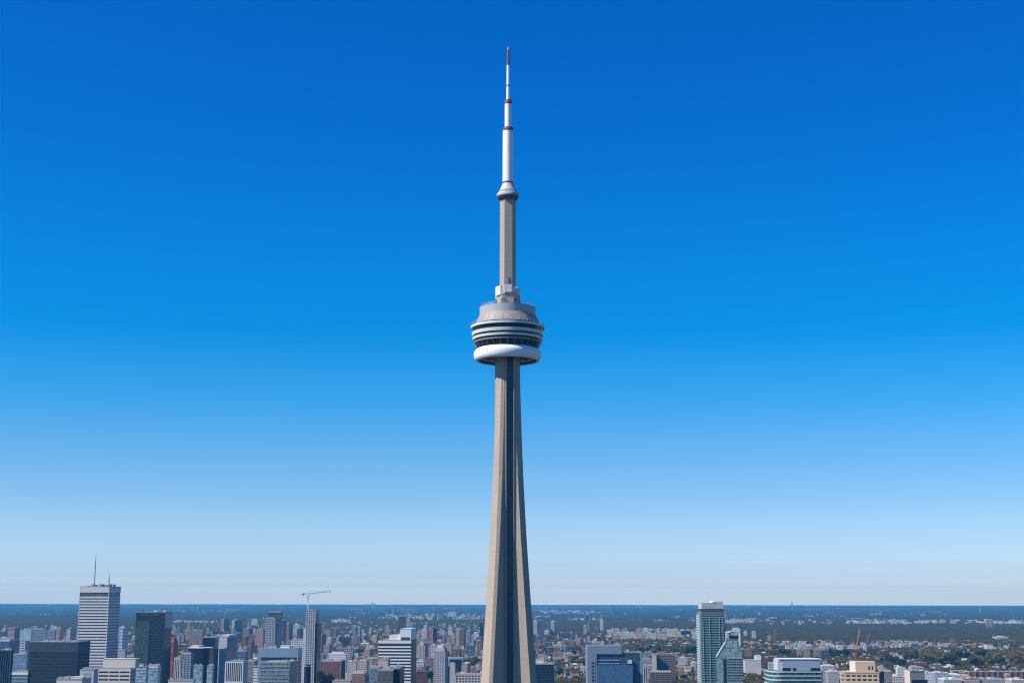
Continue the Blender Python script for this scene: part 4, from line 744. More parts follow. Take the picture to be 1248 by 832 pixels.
for a in (
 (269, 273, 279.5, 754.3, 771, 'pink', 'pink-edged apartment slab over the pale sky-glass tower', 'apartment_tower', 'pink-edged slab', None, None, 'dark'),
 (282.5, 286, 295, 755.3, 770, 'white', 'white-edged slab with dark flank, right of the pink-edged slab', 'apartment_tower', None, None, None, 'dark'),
 (224, 231.3, 232.5, 767.3, 782, 'tan', 'tan apartment tower with white edge behind the rounded navy drum'),
 (216, 224, 226, 773, 786, 'grey', 'grey low-rise tower behind the red granite tower'),
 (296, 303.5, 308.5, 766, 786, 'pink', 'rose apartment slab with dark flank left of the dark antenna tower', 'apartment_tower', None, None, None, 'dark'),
 (308.5, 311, 311.3, 766.5, 784, 'white', 'thin white slab between rose slab and dark antenna tower'),
 (311.5, 321, 324, 766.8, 796, 'pink', 'mauve ribbed slab directly left of the dark antenna tower'),
 (300, 305, 306, 754.5, 764, 'blue', 'small blue glass tower far beyond the rose apartment slab'),
 (306.5, 314, 315, 754.3, 763, 'white', 'small white block far beyond the thin white slab'),
 (283, 290, 291, 755, 764, 'white', 'white gabled slab hidden beyond the white-edged slab'),
 (344.5, 347, 349, 756, 790, 'dark', 'thin dark tower touching the dark antenna tower'),
 (348, 352.5, 357, 760, 789, 'pink', 'pinkish tower right of the dark antenna tower', 'apartment_tower', 'pinkish tower', None, None, 'dark'),
 (357, 366, 367, 761, 776, 'white', 'white patched block between pinkish tower and checkered crane tower'),
 (362, 366, 370, 765.5, 780, 'teal', 'small teal block beside the checkered crane tower'),
 (390.5, 392, 397.5, 773, 802, 'cream', 'small cream-edged block right of the checkered crane tower', 'apartment_tower', None, None, None, 'brown'),
 (394, 401.5, 403.5, 786, 804, 'grey', 'grey ribbed mid-rise behind the red-brown gridded block'),
 (398, 403, 405, 778, 795, 'white', 'white mid-rise behind the red-brown gridded block'),
 (410, 413, 421, 776, 795, 'cream', 'cream-edged brown mid-rise above the low white-roofed block', 'apartment_tower', None, None, None, 'brown'),
 (417, 421, 427, 776.5, 791, 'white', 'white-edged dark mid-rise above the low white-roofed block', 'apartment_tower', None, None, None, 'dark'),
 (429.7, 434, 436.3, 764, 784.5, 'grey', 'blue-grey twin slab rising from the woods'),
 (436.5, 438.5, 441, 764, 784, 'white', 'white twin slab rising from the woods beside blue-grey twin'),
 (442, 446, 459, 772.5, 784, 'white', 'white-edged green glass block beside the white twin slab', 'apartment_tower', None, None, None, 'teal'),
 (469, 475.3, 476, 762.3, 776, 'pink', 'terracotta slab behind the white stepped tower', 'apartment_tower', 'terracotta slab'),
 (481.5, 485, 486, 755.5, 775, 'brown', 'thin brown tower right of the terracotta slab'),
 (486.5, 493.5, 494.5, 750.8, 772, 'dark', 'dark far tower behind the white stepped tower', 'apartment_tower', 'dark far tower'),
 (495, 500, 502, 752.3, 766, 'cream', 'cream far tower right of the dark far tower'),
 (502.5, 507, 509, 760, 778, 'blue', 'pale turquoise slab over the white stepped tower flank'),
 (513.5, 520, 521, 768, 786, 'white', 'white-topped green slab left of the rose brick tower'),
 (556, 560, 562, 768, 790, 'tan', 'tan edge tower of the brown cluster by the observation tower'),
 (561.5, 565.5, 567.5, 766.5, 792, 'brown', 'red-brown tower of the brown cluster by the observation tower'),
 (567.5, 573, 574.5, 769, 790, 'grey', 'grey tower of the brown cluster by the observation tower'),
 (573.5, 575.2, 576.5, 757.5, 786, 'teal', 'thin teal glass tower near the observation tower'),
 (575.5, 583.5, 584.5, 771, 780, 'white', 'white glass low block near the foot of the observation tower'),
 (584.5, 588.5, 592, 758.5, 782, 'navy', 'navy glass tower touching the observation tower outline'),
 (546, 556, 557, 745.5, 752, 'white', 'far white housing slab beyond the rose brick tower'),
 (650, 654.5, 655, 756, 774, 'white', 'white slab beside the observation tower, left of the dark teal slab'),
 (655, 660, 661, 755.8, 773.5, 'teal', 'dark teal slab right of the observation tower', 'apartment_tower', 'dark teal slab'),
 (671, 675.5, 677, 757.3, 773, 'white', 'white tower right of the dark teal slab'),
 (663, 669, 670, 768.5, 775, 'white', 'low white block between the dark teal slab and white tower'),
 (681, 687.5, 688.5, 771, 781, 'dark', 'dark squat slab, first of a pair below the white tower'),
 (689, 695, 697, 771, 781, 'dark', 'dark squat slab, second of a pair below the white tower'),
 (695.5, 697, 697.3, 770, 781, 'white', 'thin white slab ending the dark squat pair'),
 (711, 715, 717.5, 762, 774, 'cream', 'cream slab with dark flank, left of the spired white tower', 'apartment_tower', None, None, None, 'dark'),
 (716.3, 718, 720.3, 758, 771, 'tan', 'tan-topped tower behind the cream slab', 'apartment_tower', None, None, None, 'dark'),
 (731, 735.3, 736, 755.3, 770.5, 'white', 'white tower with a reddish spire on the wooded plain', 'apartment_tower', 'spired white tower', None, 749),
 (723, 729, 730, 763.5, 770, 'brown', 'low brown block left of the spired white tower'),
 (744, 745.5, 746.5, 740.3, 749, 'pink', 'thin far pink tower on the horizon plain'),
 (830, 842, 843.5, 768.5, 777, 'navy', 'dark blue glass slab left of the tallest teal condo tower'),
 (843.7, 850.5, 853, 767.5, 777.5, 'cream', 'cream gold apartment slab touching the tallest teal condo tower'),
 (813, 826, 827, 768, 777, 'cream', 'cream terrace block left of the dark blue glass slab'),
 (798.5, 806, 807, 769.5, 778, 'white', 'white terrace block on the pale row before the woods'),
 (771, 775, 776, 770, 778, 'pink', 'pink block on the pale row before the woods'),
 (906.8, 910.5, 914, 769, 777.5, 'white', 'white slab with dark flank touching the sloping condo tower', 'apartment_tower', None, None, None, 'teal'),
 (916.5, 921, 926.8, 769.3, 779.5, 'white', 'white slab with blue flank right of the sloping condo tower', 'apartment_tower', 'white-and-blue slab', None, None, 'blue'),
 (908, 916, 917, 791, 803, 'brown', 'red brick block behind the white ribbed block'),
 (972.3, 977, 978.5, 791.5, 803, 'tan', 'tan ribbed tower, first of three behind the curved teal office'),
 (978.7, 986.5, 989, 790.5, 803, 'tan', 'tan ribbed tower, middle of three behind the curved teal office'),
 (992.5, 1000, 1001.5, 791, 804, 'pink', 'mauve ribbed tower, last of three behind the curved teal office'),
 (1001.5, 1010, 1011, 792, 803, 'dark', 'dark block right of the three ribbed towers'),
 (936, 939.7, 940.5, 775, 784, 'pink', 'pink tower left of the thin red mast'),
 (1053, 1056.5, 1057, 787, 796, 'white', 'white spired church hall right of the red luffing crane'),
 (1079.5, 1087, 1088, 783.5, 789, 'pink', 'terracotta block on the pale rows right of the red luffing crane'),
 (1087.3, 1092.8, 1093.3, 754.8, 762, 'white', 'white far block on the pale strip beyond the woods'),
 (1159, 1164, 1164.8, 779, 788, 'brown', 'lone red-brick tower among the trees', 'apartment_tower', 'lone red-brick tower'),
 (1202.3, 1205.2, 1205.6, 754.8, 766.5, 'pink', 'red far tower, one of twin towers beyond the woods, first', 'apartment_tower', 'red twin towers'),
 (1207.2, 1210, 1210.4, 754.8, 765.5, 'pink', 'red far tower, one of twin towers beyond the woods, second'),
 (1213.5, 1229, 1230, 775.8, 780.5, 'white', 'white domed institute among the trees right of the red-brick tower'),
 (1194, 1195.5, 1195.8, 740.2, 747, 'white', 'thin white far tower above the red twin towers'),
 (964.6, 966, 966.3, 733.6, 743, 'pink', 'thin far tower breaking the horizon above curved teal office'),
 (453, 454.6, 455, 734.2, 741, 'white', 'thin white far tower breaking the horizon, left of its twin'),
 (455.8, 457, 457.3, 735, 740.5, 'white', 'shorter white far tower beside its twin on the horizon'),
 (478.3, 479.6, 479.9, 740.8, 750, 'white', 'thin far chimney-like tower above the white stepped tower'),
 (527.4, 529, 529.4, 736, 745.5, 'tan', 'thin tan far tower below the horizon above rose brick tower'),
 (1226, 1231, 1232, 805.5, 812, 'brown', 'brick church block among the autumn trees above brown row block'),
): mid(*a)
dm = bpy.data.objects.get('apartment_tower')
# ------------------------------------------------------------------ cranes
RED = plain('red_crane_paint', (.42, .075, .055), .5, 0, .15, .5); CRW = plain('white_crane_paint', (.62, .62, .62), .5, 0, .1, .5)
def lattice(a, b, w, n, r_):
    a = Vector(a); b = Vector(b); d = (b-a).normalized(); u = d.orthogonal().normalized(); v = d.cross(u); m = MB(); c = [(u+v)*w/2, (u-v)*w/2, (-u-v)*w/2, (-u+v)*w/2]
    for q in c: m.tube(a+q, b+q, r_, n=4)
    for i in range(n):
        p0, p1 = a.lerp(b, i/n), a.lerp(b, (i+1)/n)
        for j in range(4): m.tube(p0+c[j], p1+c[(j+1) % 4], r_*.7, n=3)
    return m
cx, cy, w, d, h, a = CT
base = at(375.2, 743.3, 2500+4); e = empty('tower_crane', (base.x, base.y, h+.55), 0, 'white hammerhead tower crane on top of the checkered tower', 'crane')
hz = at(375.2, 724.5, base.y).z - h - .55
lattice((0, 0, 0), (0, 0, hz), 1.7, 9, .18).build('mast', CRW, e)
MB().box(-1.3, 1.3, -1.3, 1.3, hz, hz+1.6).box(1.3, 2.9, -1.9, -.2, hz-.8, hz+1.4).build('slewing_cab', CRW, e)
MB().tube((0, 0, hz+1.5), (0, 0, hz+6), .4, .2, 5).build('apex', CRW, e)
jend = at(402.8, 719.8, base.y); jz = jend.z - h - .55
lattice((1, 0, hz+1.8), (jend.x-base.x, 6, jz), 1.1, 14, .15).build('jib', plain('jib_grey', (.4, .38, .37), .6), e)
cend = at(369.2, 724, base.y)
lattice((-1, 0, hz+1.8), (cend.x-base.x, -2, hz+1.8), 1.3, 4, .2).build('counter_jib', CRW, e)
MB().box(cend.x-base.x-.6, cend.x-base.x+1.8, -3, -.6, hz-.8, hz+2.2).build('counterweight', W_DARK, e)
tp = Vector((0, 0, hz+6)); st = MB(); st.tube(tp, (jend.x-base.x-9, 4, jz-.5), .1, n=3); st.tube(tp, (cend.x-base.x, -2, hz+2.6), .1, n=3); st.build('stay', STEEL, e)
def luff(px, yb, ptop, ytop, D, label, mh_frac=.42, w=2.4, lean=2.0, base_z=None):
    b0 = at(px, yb, D); t0 = at(ptop, ytop, D); bz = b0.z if base_z is None else base_z
    e = empty('tower_crane', (b0.x, b0.y, bz), 0, label, 'crane')
    mz = b0.z - bz + (t0.z-b0.z)*mh_frac
    lattice((0, 0, 0), (0, 0, mz), w, max(5, int(mz/w/1.2)), w*.13).build('mast', RED, e)
    MB().box(-w*.8, w*.8, -w*.8, w*.8, mz, mz+w*.9).box(w*.8, w*1.5, -w, 0, mz, mz+w).build('slewing_cab', RED, e)
    lattice((w*.3, 0, mz+w*.8), (t0.x-b0.x, lean, t0.z-bz), w*.6, 12, w*.11).build('jib', plain('orange_crane_paint', (.50, .14, .08), .5), e)
    MB().box(-w*1.8, -w*.8, -w*.6, w*.6, mz, mz+w*.8).build('counterweight', plain('crane_ballast', (.25, .1, .08), .8), e); return e
luff(1043.6, 804.2, 1048.2, 765.5, 1980, 'red luffing tower crane rising behind the tan stone office', .32, 1.7, base_z=0); rect(0, 'red luffing crane', 1041, 1049, 765, 1980, 804)
luff(1057, 781, 1061, 772, 4800, 'small rust-red crane on the pale rows beyond the red luffing crane', .4, 2.6, base_z=0)
luff(944, 784, 944.4, 767.3, 4850, 'thin red crane mast standing among trees near the white-and-blue slab', .5, 2.4, base_z=0); rect(0, 'thin red mast', 943, 945, 767, 4850, 784)
luff(891.8, 769.8, 893.4, 762.5, 2150, 'small red crane peeking over the sloping condo tower', .3, .8, base_z=0)

# ------------------------------------------------------------------ labels for scattered repeats
def ordinal(i): return ('first', 'second', 'third', 'fourth', 'fifth', 'sixth', 'seventh', 'eighth', 'ninth', 'tenth', 'eleventh', 'twelfth')[i] if i < 12 else None
def near_phrase(px, py):
    best = None
    for ph, x0, x1, yt, yb in exec_landmarks:
        xc = (x0+x1)/2
        dx = 0 if x0 <= px <= x1 else min(abs(px-x0), abs(px-x1))
        dy = max(0, yt-py)
        sc_ = dx + .8*dy
        if best is None or sc_ < best[0]:
            rel = ('beyond' if py <= yt+2 else 'below') if x0 <= px <= x1 else ('left of' if px < x0 else 'right of')
            best = (sc_, f'{rel} the {ph}')
    return best[1]
SCATTER = []    # (object, descriptor singular, plural noun, px, py)
def finish_labels():
    by = {}
    for o, desc, noun, px, py in SCATTER: by.setdefault((desc, noun, near_phrase(px, py)), []).append((px, py, o))
    for (desc, noun, ph), L in by.items():
        L.sort(key=lambda q: q[0])
        for i, (px, py, o) in enumerate(L):
            if len(L) == 1: o['label'] = f'{desc} {noun} {ph}'
            elif len(L) <= 12:
                o['label'] = f'{ordinal(i)} from left of {desc} {noun}s {ph}' if i else f'leftmost of {desc} {noun}s {ph}'
            else:
                L2 = sorted(L, key=lambda q: -q[1]); r_ = [k for k, q in enumerate(L2) if q[2] is o][0]
                rows = (len(L)+11)//12; per = (len(L)+rows-1)//rows
                row = r_//per; members = sorted(L2[row*per:(row+1)*per], key=lambda q: q[0]); j = [k for k, q in enumerate(members) if q[2] is o][0]
                o['label'] = f'{ordinal(j)} from left in {ordinal(row)} nearest row of {desc} {noun}s {ph}'

FCELL = {}
def clear(x, y, r_):
    while FCELL.setdefault('n', 0) < len(FOOT):
        cx, cy, cr_ = FOOT[FCELL['n']]; FCELL['n'] += 1
        for i in range(int((cx-cr_-40)//80), int((cx+cr_+40)//80)+1):
            for j in range(int((cy-cr_-40)//80), int((cy+cr_+40)//80)+1): FCELL.setdefault((i, j), []).append((cx, cy, cr_))
    for (cx, cy, cr_) in FCELL.get((int(x//80), int(y//80)), ()):
        if (x-cx)**2 + (y-cy)**2 < (r_+cr_)**2: return False
    return True
GRIDC = {}
def clear_fast(x, y, r_, add=True):
    if not clear(x, y, r_): return False
    gx_, gy_ = int(x//60), int(y//60)
    for i in (-1, 0, 1):
        for j in (-1, 0, 1):
            for (qx, qy, qr) in GRIDC.get((gx_+i, gy_+j), ()):
                if (x-qx)**2+(y-qy)**2 < (r_+qr)**2: return False
    if add: GRIDC.setdefault((gx_, gy_), []).append((x, y, r_))
    return True
def hidden(px, yt, D):
    """behind one of the fitted buildings"""
    for x0, x1, t_, yb, Dh in HERO_RECT:
        if Dh < D and x0+.3 < px < x1-.3 and t_ < yt-.3 and yb >= yt: return True
    return 586 < px < 655 and D > 1100 and abs(px-620.5) < 16+18*max(0, (yt-470)/362)

# ------------------------------------------------------------------ scattered mid-rise blocks
UNIT = {}
def unit_block(colr, sx_m, sy_m, sz_m):
    key = (colr, sx_m, sy_m, sz_m)
    if key not in UNIT:
        UNIT[key] = (MB().box(-sx_m/2, sx_m/2, -sy_m/2, sy_m/2, 0, sz_m).mesh('wall', FM[colr]),
            MB().box(-sx_m/2-.3, sx_m/2+.3, -sy_m/2-.3, sy_m/2+.3, sz_m, sz_m+.8).mesh('roof', ROOFC[colr]),
            MB().box(-sx_m*.2, sx_m*.25, -sy_m*.25, sy_m*.2, sz_m+.8, sz_m+3.8).mesh('penthouse', ROOFC[colr]))
    return UNIT[key]
CW = {'dark': 'dark', 'navy': 'navy', 'teal': 'teal', 'white': 'white', 'cream': 'cream', 'pink': 'pinkish', 'brown': 'brown', 'grey': 'grey', 'blue': 'blue', 'tan': 'tan'}
def zone_blocks(n, px0, px1, y0, y1, palette, hts, wid, tries=14):
    """n blocks whose feet show between rows y0 and y1 and columns px0 and px1"""
    for _ in range(n):
        for _t in range(tries):
            px = random.uniform(px0, px1); yb = random.uniform(y0, y1); g = ground_at(px, yb)
            hh = round(random.uniform(*hts)/4)*4+4; w = random.choice(wid); dd = random.choice(wid)
            yt = proj((g.x, g.y, hh))[1]
            if hidden(px, yt, g.y): continue
            if not clear_fast(g.x, g.y, max(w, dd)*.55): continue
            c = random.choice(palette); wl, rf, pt = unit_block(c, w, dd, hh)
            e = empty('apartment_block', g, R(GRIDYAW + random.choice((0, 0, 0, 6, -5))), None, 'apartment block', 'mid-rise blocks spread over the city plain')
            link('wall', wl, e); link('roof', rf, e)
            if hh > 16: link('penthouse', pt, e)
            SCATTER.append((e, f"{'tall' if hh > 44 else 'squat' if hh < 20 else 'mid-height'} {CW[c]}", 'block', px, yt)); break
MIX = ['white', 'cream', 'cream', 'pink', 'pink', 'brown', 'brown', 'brown', 'grey', 'grey', 'tan', 'dark', 'dark', 'blue']
zone_blocks(14, 0, 160, 775, 800, ['blue', 'grey', 'dark', 'white'], (15, 44), (16, 24, 32))
zone_blocks(40, 205, 330, 766, 812, MIX + ['dark', 'blue'], (10, 40), (12, 16, 24))
zone_blocks(52, 335, 470, 770, 828, MIX, (8, 34), (10, 15, 22))
zone_blocks(66, 500, 592, 766, 828, MIX, (8, 34), (10, 15, 22))
zone_blocks(40, 648, 720, 770, 830, MIX + ['dark', 'teal'], (8, 26), (10, 15, 22))
zone_blocks(24, 750, 855, 772, 782, ['white', 'cream', 'pink', 'white', 'tan'], (10, 24), (14, 20, 28))
zone_blocks(24, 782, 855, 804, 831, ['brown', 'cream', 'pink', 'grey', 'white'], (6, 18), (10, 14, 20))
zone_blocks(26, 905, 1120, 784, 793, ['white', 'cream', 'cream', 'pink', 'blue', 'grey', 'brown', 'tan'], (5, 11), (12, 16, 24))
zone_blocks(14, 905, 1248, 796, 828, ['white', 'cream', 'grey', 'brown', 'pink'], (4, 10), (12, 16, 24))

# ------------------------------------------------------------------ houses
HC = {'white': (.54, .53, .50), 'cream': (.45, .38, .29), 'red-brick': (.30, .13, .10), 'grey': (.34, .34, .34), 'brown': (.22, .15, .11)}
RC = {'grey': (.20, .20, .21), 'brown': (.17, .12, .09), 'russet': (.30, .12, .08), 'pale': (.48, .46, .43)}
HM = {k: facade('house_wall_' + k.replace('-', '_'), c, (.06, .065, .07), 2.9, 3.1, (.3, .75), (.25, .7)) for k, c in HC.items()}
RM = {k: plain('house_roof_' + k, c, .9, 0, .25, .3) for k, c in RC.items()}
HMESH = {}
def house_mesh(c, r_, kind):
    key = (c, r_, kind)
    if key not in HMESH:
        w, d, h, rise = ((9, 12, 6, 3.2), (14, 10, 6.5, 3.6), (26, 11, 7, 3.0))[kind]
        m = MB(); m.box(-w/2, w/2, -d/2, d/2, 0, h, 0)
        o_ = .5
        m.quadgrid([[(-w/2-o_, -d/2-o_, h+.02), (-w/2-o_, d/2+o_, h+.02), (-w/2-o_, 0, h+rise)], [(w/2+o_, -d/2-o_, h+.02), (w/2+o_, d/2+o_, h+.02), (w/2+o_, 0, h+rise)]], 1)
        m.box(w*.2, w*.2+.9, .4, 1.3, h+1, h+rise+1.0, 0)
        HMESH[key] = m.mesh('house', [HM[c], RM[r_]])
    return HMESH[key]
def zone_houses(n, px0, px1, y0, y1):
    k = 0
    for _ in range(n*12):
        if k >= n: break
        px = random.uniform(px0, px1); yb = random.uniform(y0, y1); g = ground_at(px, yb)
        g.y = round(g.y/52)*52 + random.uniform(-4, 4)
        if hidden(px, yb-5, g.y) or not clear_fast(g.x, g.y, 9): continue
        c = random.choice(list(HC) + ['white', 'white', 'cream']); r_ = random.choice(list(RC)); kind = random.choice((0, 0, 1, 2))
        o = link('house', house_mesh(c, r_, kind)); o.location = (g.x, g.y, 0); o.rotation_euler = (0, 0, R(GRIDYAW + random.choice((0, 0, 90)) + random.uniform(-4, 4)))
        tag(o, None, 'house', 'houses in rows among the trees'); k += 1
        SCATTER.append((o, f"{('small', 'broad', 'long')[kind]} {c} {r_}-roofed", 'house', px, yb-4))
zone_houses(110, 905, 1246, 783, 828)
zone_houses(60, 782, 856, 778, 830)
zone_houses(55, 656, 790, 780, 830)
zone_houses(70, 205, 592, 782, 828)

# ------------------------------------------------------------------ drop scattered things that nothing of shows
bpy.context.view_layer.update()
dg = bpy.context.evaluated_depsgraph_get(); cl = Vector((0, 0, CAMZ))
alive = []; gone = []
for rec in SCATTER:
    o = rec[0]; mesh_obs = [o] if o.type == 'MESH' else [c for c in o.children if c.name.split('.')[0] in ('wall', 'crown', 'roof')]
    seen = 0
    fam = set([o.name] + [c.name for c in o.children])
    for q in mesh_obs:
        bb = [q.matrix_world @ Vector(c) for c in q.bound_box]; c0 = sum(bb, Vector())/8
        zs = max(b.z for b in bb)
        for p in [c0] + [b.lerp(c0, .12) for b in bb]:
            px, py = proj(p)
            if not (0 < px < W0 and 0 < py < H0): continue
            d = (p-cl); L_ = d.length
            hit, loc, nn_, ix, ob, mt_ = S.ray_cast(dg, cl, d.normalized(), distance=L_+30)
            if hit and ob.name.split('.')[0] == 'woodland': pass
            if (not hit) or ob.name in fam: seen += 1
    if seen: alive.append(rec)
    else:
        gone += [*o.children, o]
bpy.data.batch_remove(gone)
SCATTER[:] = alive

# ------------------------------------------------------------------ foliage
def foliage_mat(name, stops, regional=True):
    m, t, b = nodes(name); k = T(t)
    at_ = k.node('ShaderNodeAttribute'); at_.attribute_name = 'tint'
    oi = k.node('ShaderNodeObjectInfo'); g = k.node('ShaderNodeNewGeometry')
    reg = k.noise(g.outputs['Position'], .0035, 3, .6)
    f = k.m('ADD', k.m('MULTIPLY', at_.outputs['Fac'], .62), k.m('MULTIPLY', oi.outputs['Random'], .16))
    f = k.m('ADD', f, k.m('MULTIPLY', k.m('SUBTRACT', reg, .42), .9))
    c = k.ramp(f, stops)
    k.link(c, b.inputs['Base Color']); b.inputs['Roughness'].default_value = .75; b.inputs['Specular IOR Level'].default_value = .15
    tr = k.node('ShaderNodeBsdfTranslucent'); k.link(c, tr.inputs[0]); mx = k.node('ShaderNodeMixShader'); mx.inputs[0].default_value = .5
    k.link(b.outputs[0], mx.inputs[1]); k.link(tr.outputs[0], mx.inputs[2]); k.link(mx.outputs[0], [n for n in t.nodes if n.type == 'OUTPUT_MATERIAL'][0].inputs[0])
    return m
LEAF = foliage_mat('foliage', [(.0, (.066, .070, .026)), (.28, (.115, .110, .036)), (.46, (.165, .132, .046)), (.66, (.21, .155, .05)), (.85, (.26, .155, .045)), (1.0, (.28, .11, .035))])
BARK = plain('bark', (.12, .09, .07), .95)
def crown_verts(rs, cx, cy, zc, r_, hgt, nleaf, leaf):
    """leaf clumps spread through several lobes of one crown -> quads"""
    V = []
    lobes = [(cx+rs.normal(0, .38)*r_, cy+rs.normal(0, .38)*r_, zc+rs.uniform(-.25, .35)*hgt, r_*rs.uniform(.38, .62)) for _ in range(7)]
    for _ in range(nleaf):
        lx, ly, lz, lr = lobes[rs.integers(7)]
        d = rs.normal(size=3); d /= np.linalg.norm(d); q = lr*rs.uniform(.55, 1.05)
        p = np.array([lx+d[0]*q, ly+d[1]*q, lz+d[2]*q*.85])
        n = d*.8 + rs.normal(size=3)*.45 + np.array([0, 0, .25]); n /= np.linalg.norm(n); u = np.cross(n, rs.normal(size=3)); u /= np.linalg.norm(u); w = np.cross(n, u); s = leaf*rs.uniform(.6, 1.3)
        V += [p-u*s-w*s*.7, p+u*s-w*s*.7, p+u*s*.7+w*s, p-u*s*.8+w*s*.8]
    return V
def leaf_mesh(name, V, tints, mats):
    n = len(V)//4; me = bpy.data.meshes.new(name)
    me.from_pydata([tuple(p) for p in V], [], [(4*i, 4*i+1, 4*i+2, 4*i+3) for i in range(n)])
    a = me.attributes.new('tint', 'FLOAT', 'POINT'); a.data.foreach_set('value', np.repeat(np.asarray(tints, dtype=np.float32), 4))
    me.materials.append(mats); return me
def grove(seed, size, ntree, r_, nleaf, leaf, flat=False):
    rs = np.random.default_rng(seed); V = []; tt = []
    for _ in range(ntree):
        x, y = rs.uniform(-size/2, size/2, 2); rr = r_*rs.uniform(.7, 1.25); tn = rs.beta(2.0, 3.2)
        v = crown_verts(rs, x, y, rr*1.25, rr, rr*1.3, nleaf, leaf)
        V += v; tt += [float(np.clip(tn+rs.normal(0, .06), 0, 1)) for _ in range(nleaf)]
    return leaf_mesh('grove', V, tt, LEAF)
GROVES = bpy.data.collections.new('grove_kinds'); FARG = bpy.data.collections.new('far_grove_kinds')
for i in range(5): GROVES.objects.link(bpy.data.objects.new('grove', grove(100+i, 56, 15, 4.7, 130, .9)))
for i in range(4): FARG.objects.link(bpy.data.objects.new('far_grove', grove(200+i, 190, 80, 5.2, 30, 2.2)))
def scatter_stuff(name, pts, scl, coll):
    me = bpy.data.meshes.new(name); me.from_pydata([tuple(p) for p in pts], [], [])
    a = me.attributes.new('sc', 'FLOAT', 'POINT'); a.data.foreach_set('value', np.asarray(scl, dtype=np.float32))
    o = link(name, me); tag(o, kind='stuff')
    ng = bpy.data.node_groups.new(name, 'GeometryNodeTree')
    ng.interface.new_socket('Geometry', in_out='INPUT', socket_type='NodeSocketGeometry'); ng.interface.new_socket('Geometry', in_out='OUTPUT', socket_type='NodeSocketGeometry')
    N = ng.nodes; L = ng.links
    gi = N.new('NodeGroupInput'); gout = N.new('NodeGroupOutput'); ci = N.new('GeometryNodeCollectionInfo'); ci.inputs['Collection'].default_value = coll
    ci.inputs['Separate Children'].default_value = True; ci.inputs['Reset Children'].default_value = True
    io = N.new('GeometryNodeInstanceOnPoints'); io.inputs['Pick Instance'].default_value = True
    rv = N.new('FunctionNodeRandomValue'); rv.data_type = 'FLOAT_VECTOR'; rv.inputs[0].default_value = (0, 0, 0); rv.inputs[1].default_value = (0, 0, 6.283)
    na = N.new('GeometryNodeInputNamedAttribute'); na.data_type = 'FLOAT'; na.inputs['Name'].default_value = 'sc'
    L.new(gi.outputs[0], io.inputs['Points']); L.new(ci.outputs[0], io.inputs['Instance']); L.new(rv.outputs[0], io.inputs['Rotation']); L.new(na.outputs[0], io.inputs['Scale']); L.new(io.outputs[0], gout.inputs[0])
    md = o.modifiers.new('scatter', 'NODES'); md.node_group = ng
    return o
def vnoise(x, y, s, seed):
    """smooth value noise in 0..1"""
    rs = np.random.default_rng(seed); G = rs.random((64, 64)); u = (x/s) % 64; v = (y/s) % 64
    i = np.floor(u).astype(int); j = np.floor(v).astype(int); fu = u-i; fv = v-j; fu = fu*fu*(3-2*fu); fv = fv*fv*(3-2*fv)
    g = lambda a, b: G[a % 64, b % 64]
    return (g(i, j)*(1-fu)+g(i+1, j)*fu)*(1-fv) + (g(i, j+1)*(1-fu)+g(i+1, j+1)*fu)*fv
# near woods: 2.6-10.5 km
n = 26000
Y = np.sqrt(RNG.uniform(2450**2, 10500**2, n)); X = RNG.uniform(-.40, .40, n)*Y
pxs = 624 + X/Y*F*.985; yg = 731 + 150/Y*F
wood = np.zeros(n)
right = pxs > 640
wood[right] = .55
wood[(pxs > 905) & (yg > 761) & (yg < 783)] = 1.0
wood[(pxs > 640) & (pxs < 860) & (yg > 757) & (yg < 770)] = 1.0
wood[(pxs > 740) & (pxs < 860) & (yg > 770) & (yg < 779)] = .25
wood[(pxs > 780) & (pxs < 860) & (yg > 786) & (yg < 800)] = .85
wood[(pxs > 905) & (yg > 783) & (yg < 792)] = .35
wood[(pxs > 905) & (yg >= 792)] = .66
wood[(pxs > 1090) & (yg > 800) & (yg < 818)] = .95
wood[~right] = .34
wood[(~right) & (yg < 768)] = .7
wood[(pxs > 398) & (pxs < 470) & (yg > 761) & (yg < 776)] = 1.0
wood[(pxs > 0) & (pxs < 330) & (yg < 762)] = .95
nz = vnoise(X, Y, 260, 3)*.6 + vnoise(X, Y, 90, 4)*.4
keep = nz < (.16 + .72*wood)
pts = []; sc_ = []
for x, y in zip(X[keep], Y[keep]):
    if not clear(x, y, 16): continue
    pts.append((x, y, -.5)); sc_.append(random.uniform(.75, 1.25))
# keep the crowns off the houses and blocks
ok = [i for i, p in enumerate(pts) if clear_fast(p[0], p[1], 10, add=False)]
pts = [pts[i] for i in ok]; sc_ = [sc_[i] for i in ok]
scatter_stuff('woodland', pts, sc_, GROVES)
n = 30000
Y = np.sqrt(RNG.uniform(9800**2, 44600**2, n)); X = RNG.uniform(-.42, .42, n)*Y
keep = vnoise(X, Y, 900, 5)*.6 + vnoise(X, Y, 260, 6)*.4 < .62
scatter_stuff('far_woodland', [(x, y, -1) for x, y in zip(X[keep], Y[keep])], RNG.uniform(.8, 1.3, keep.sum()), FARG)

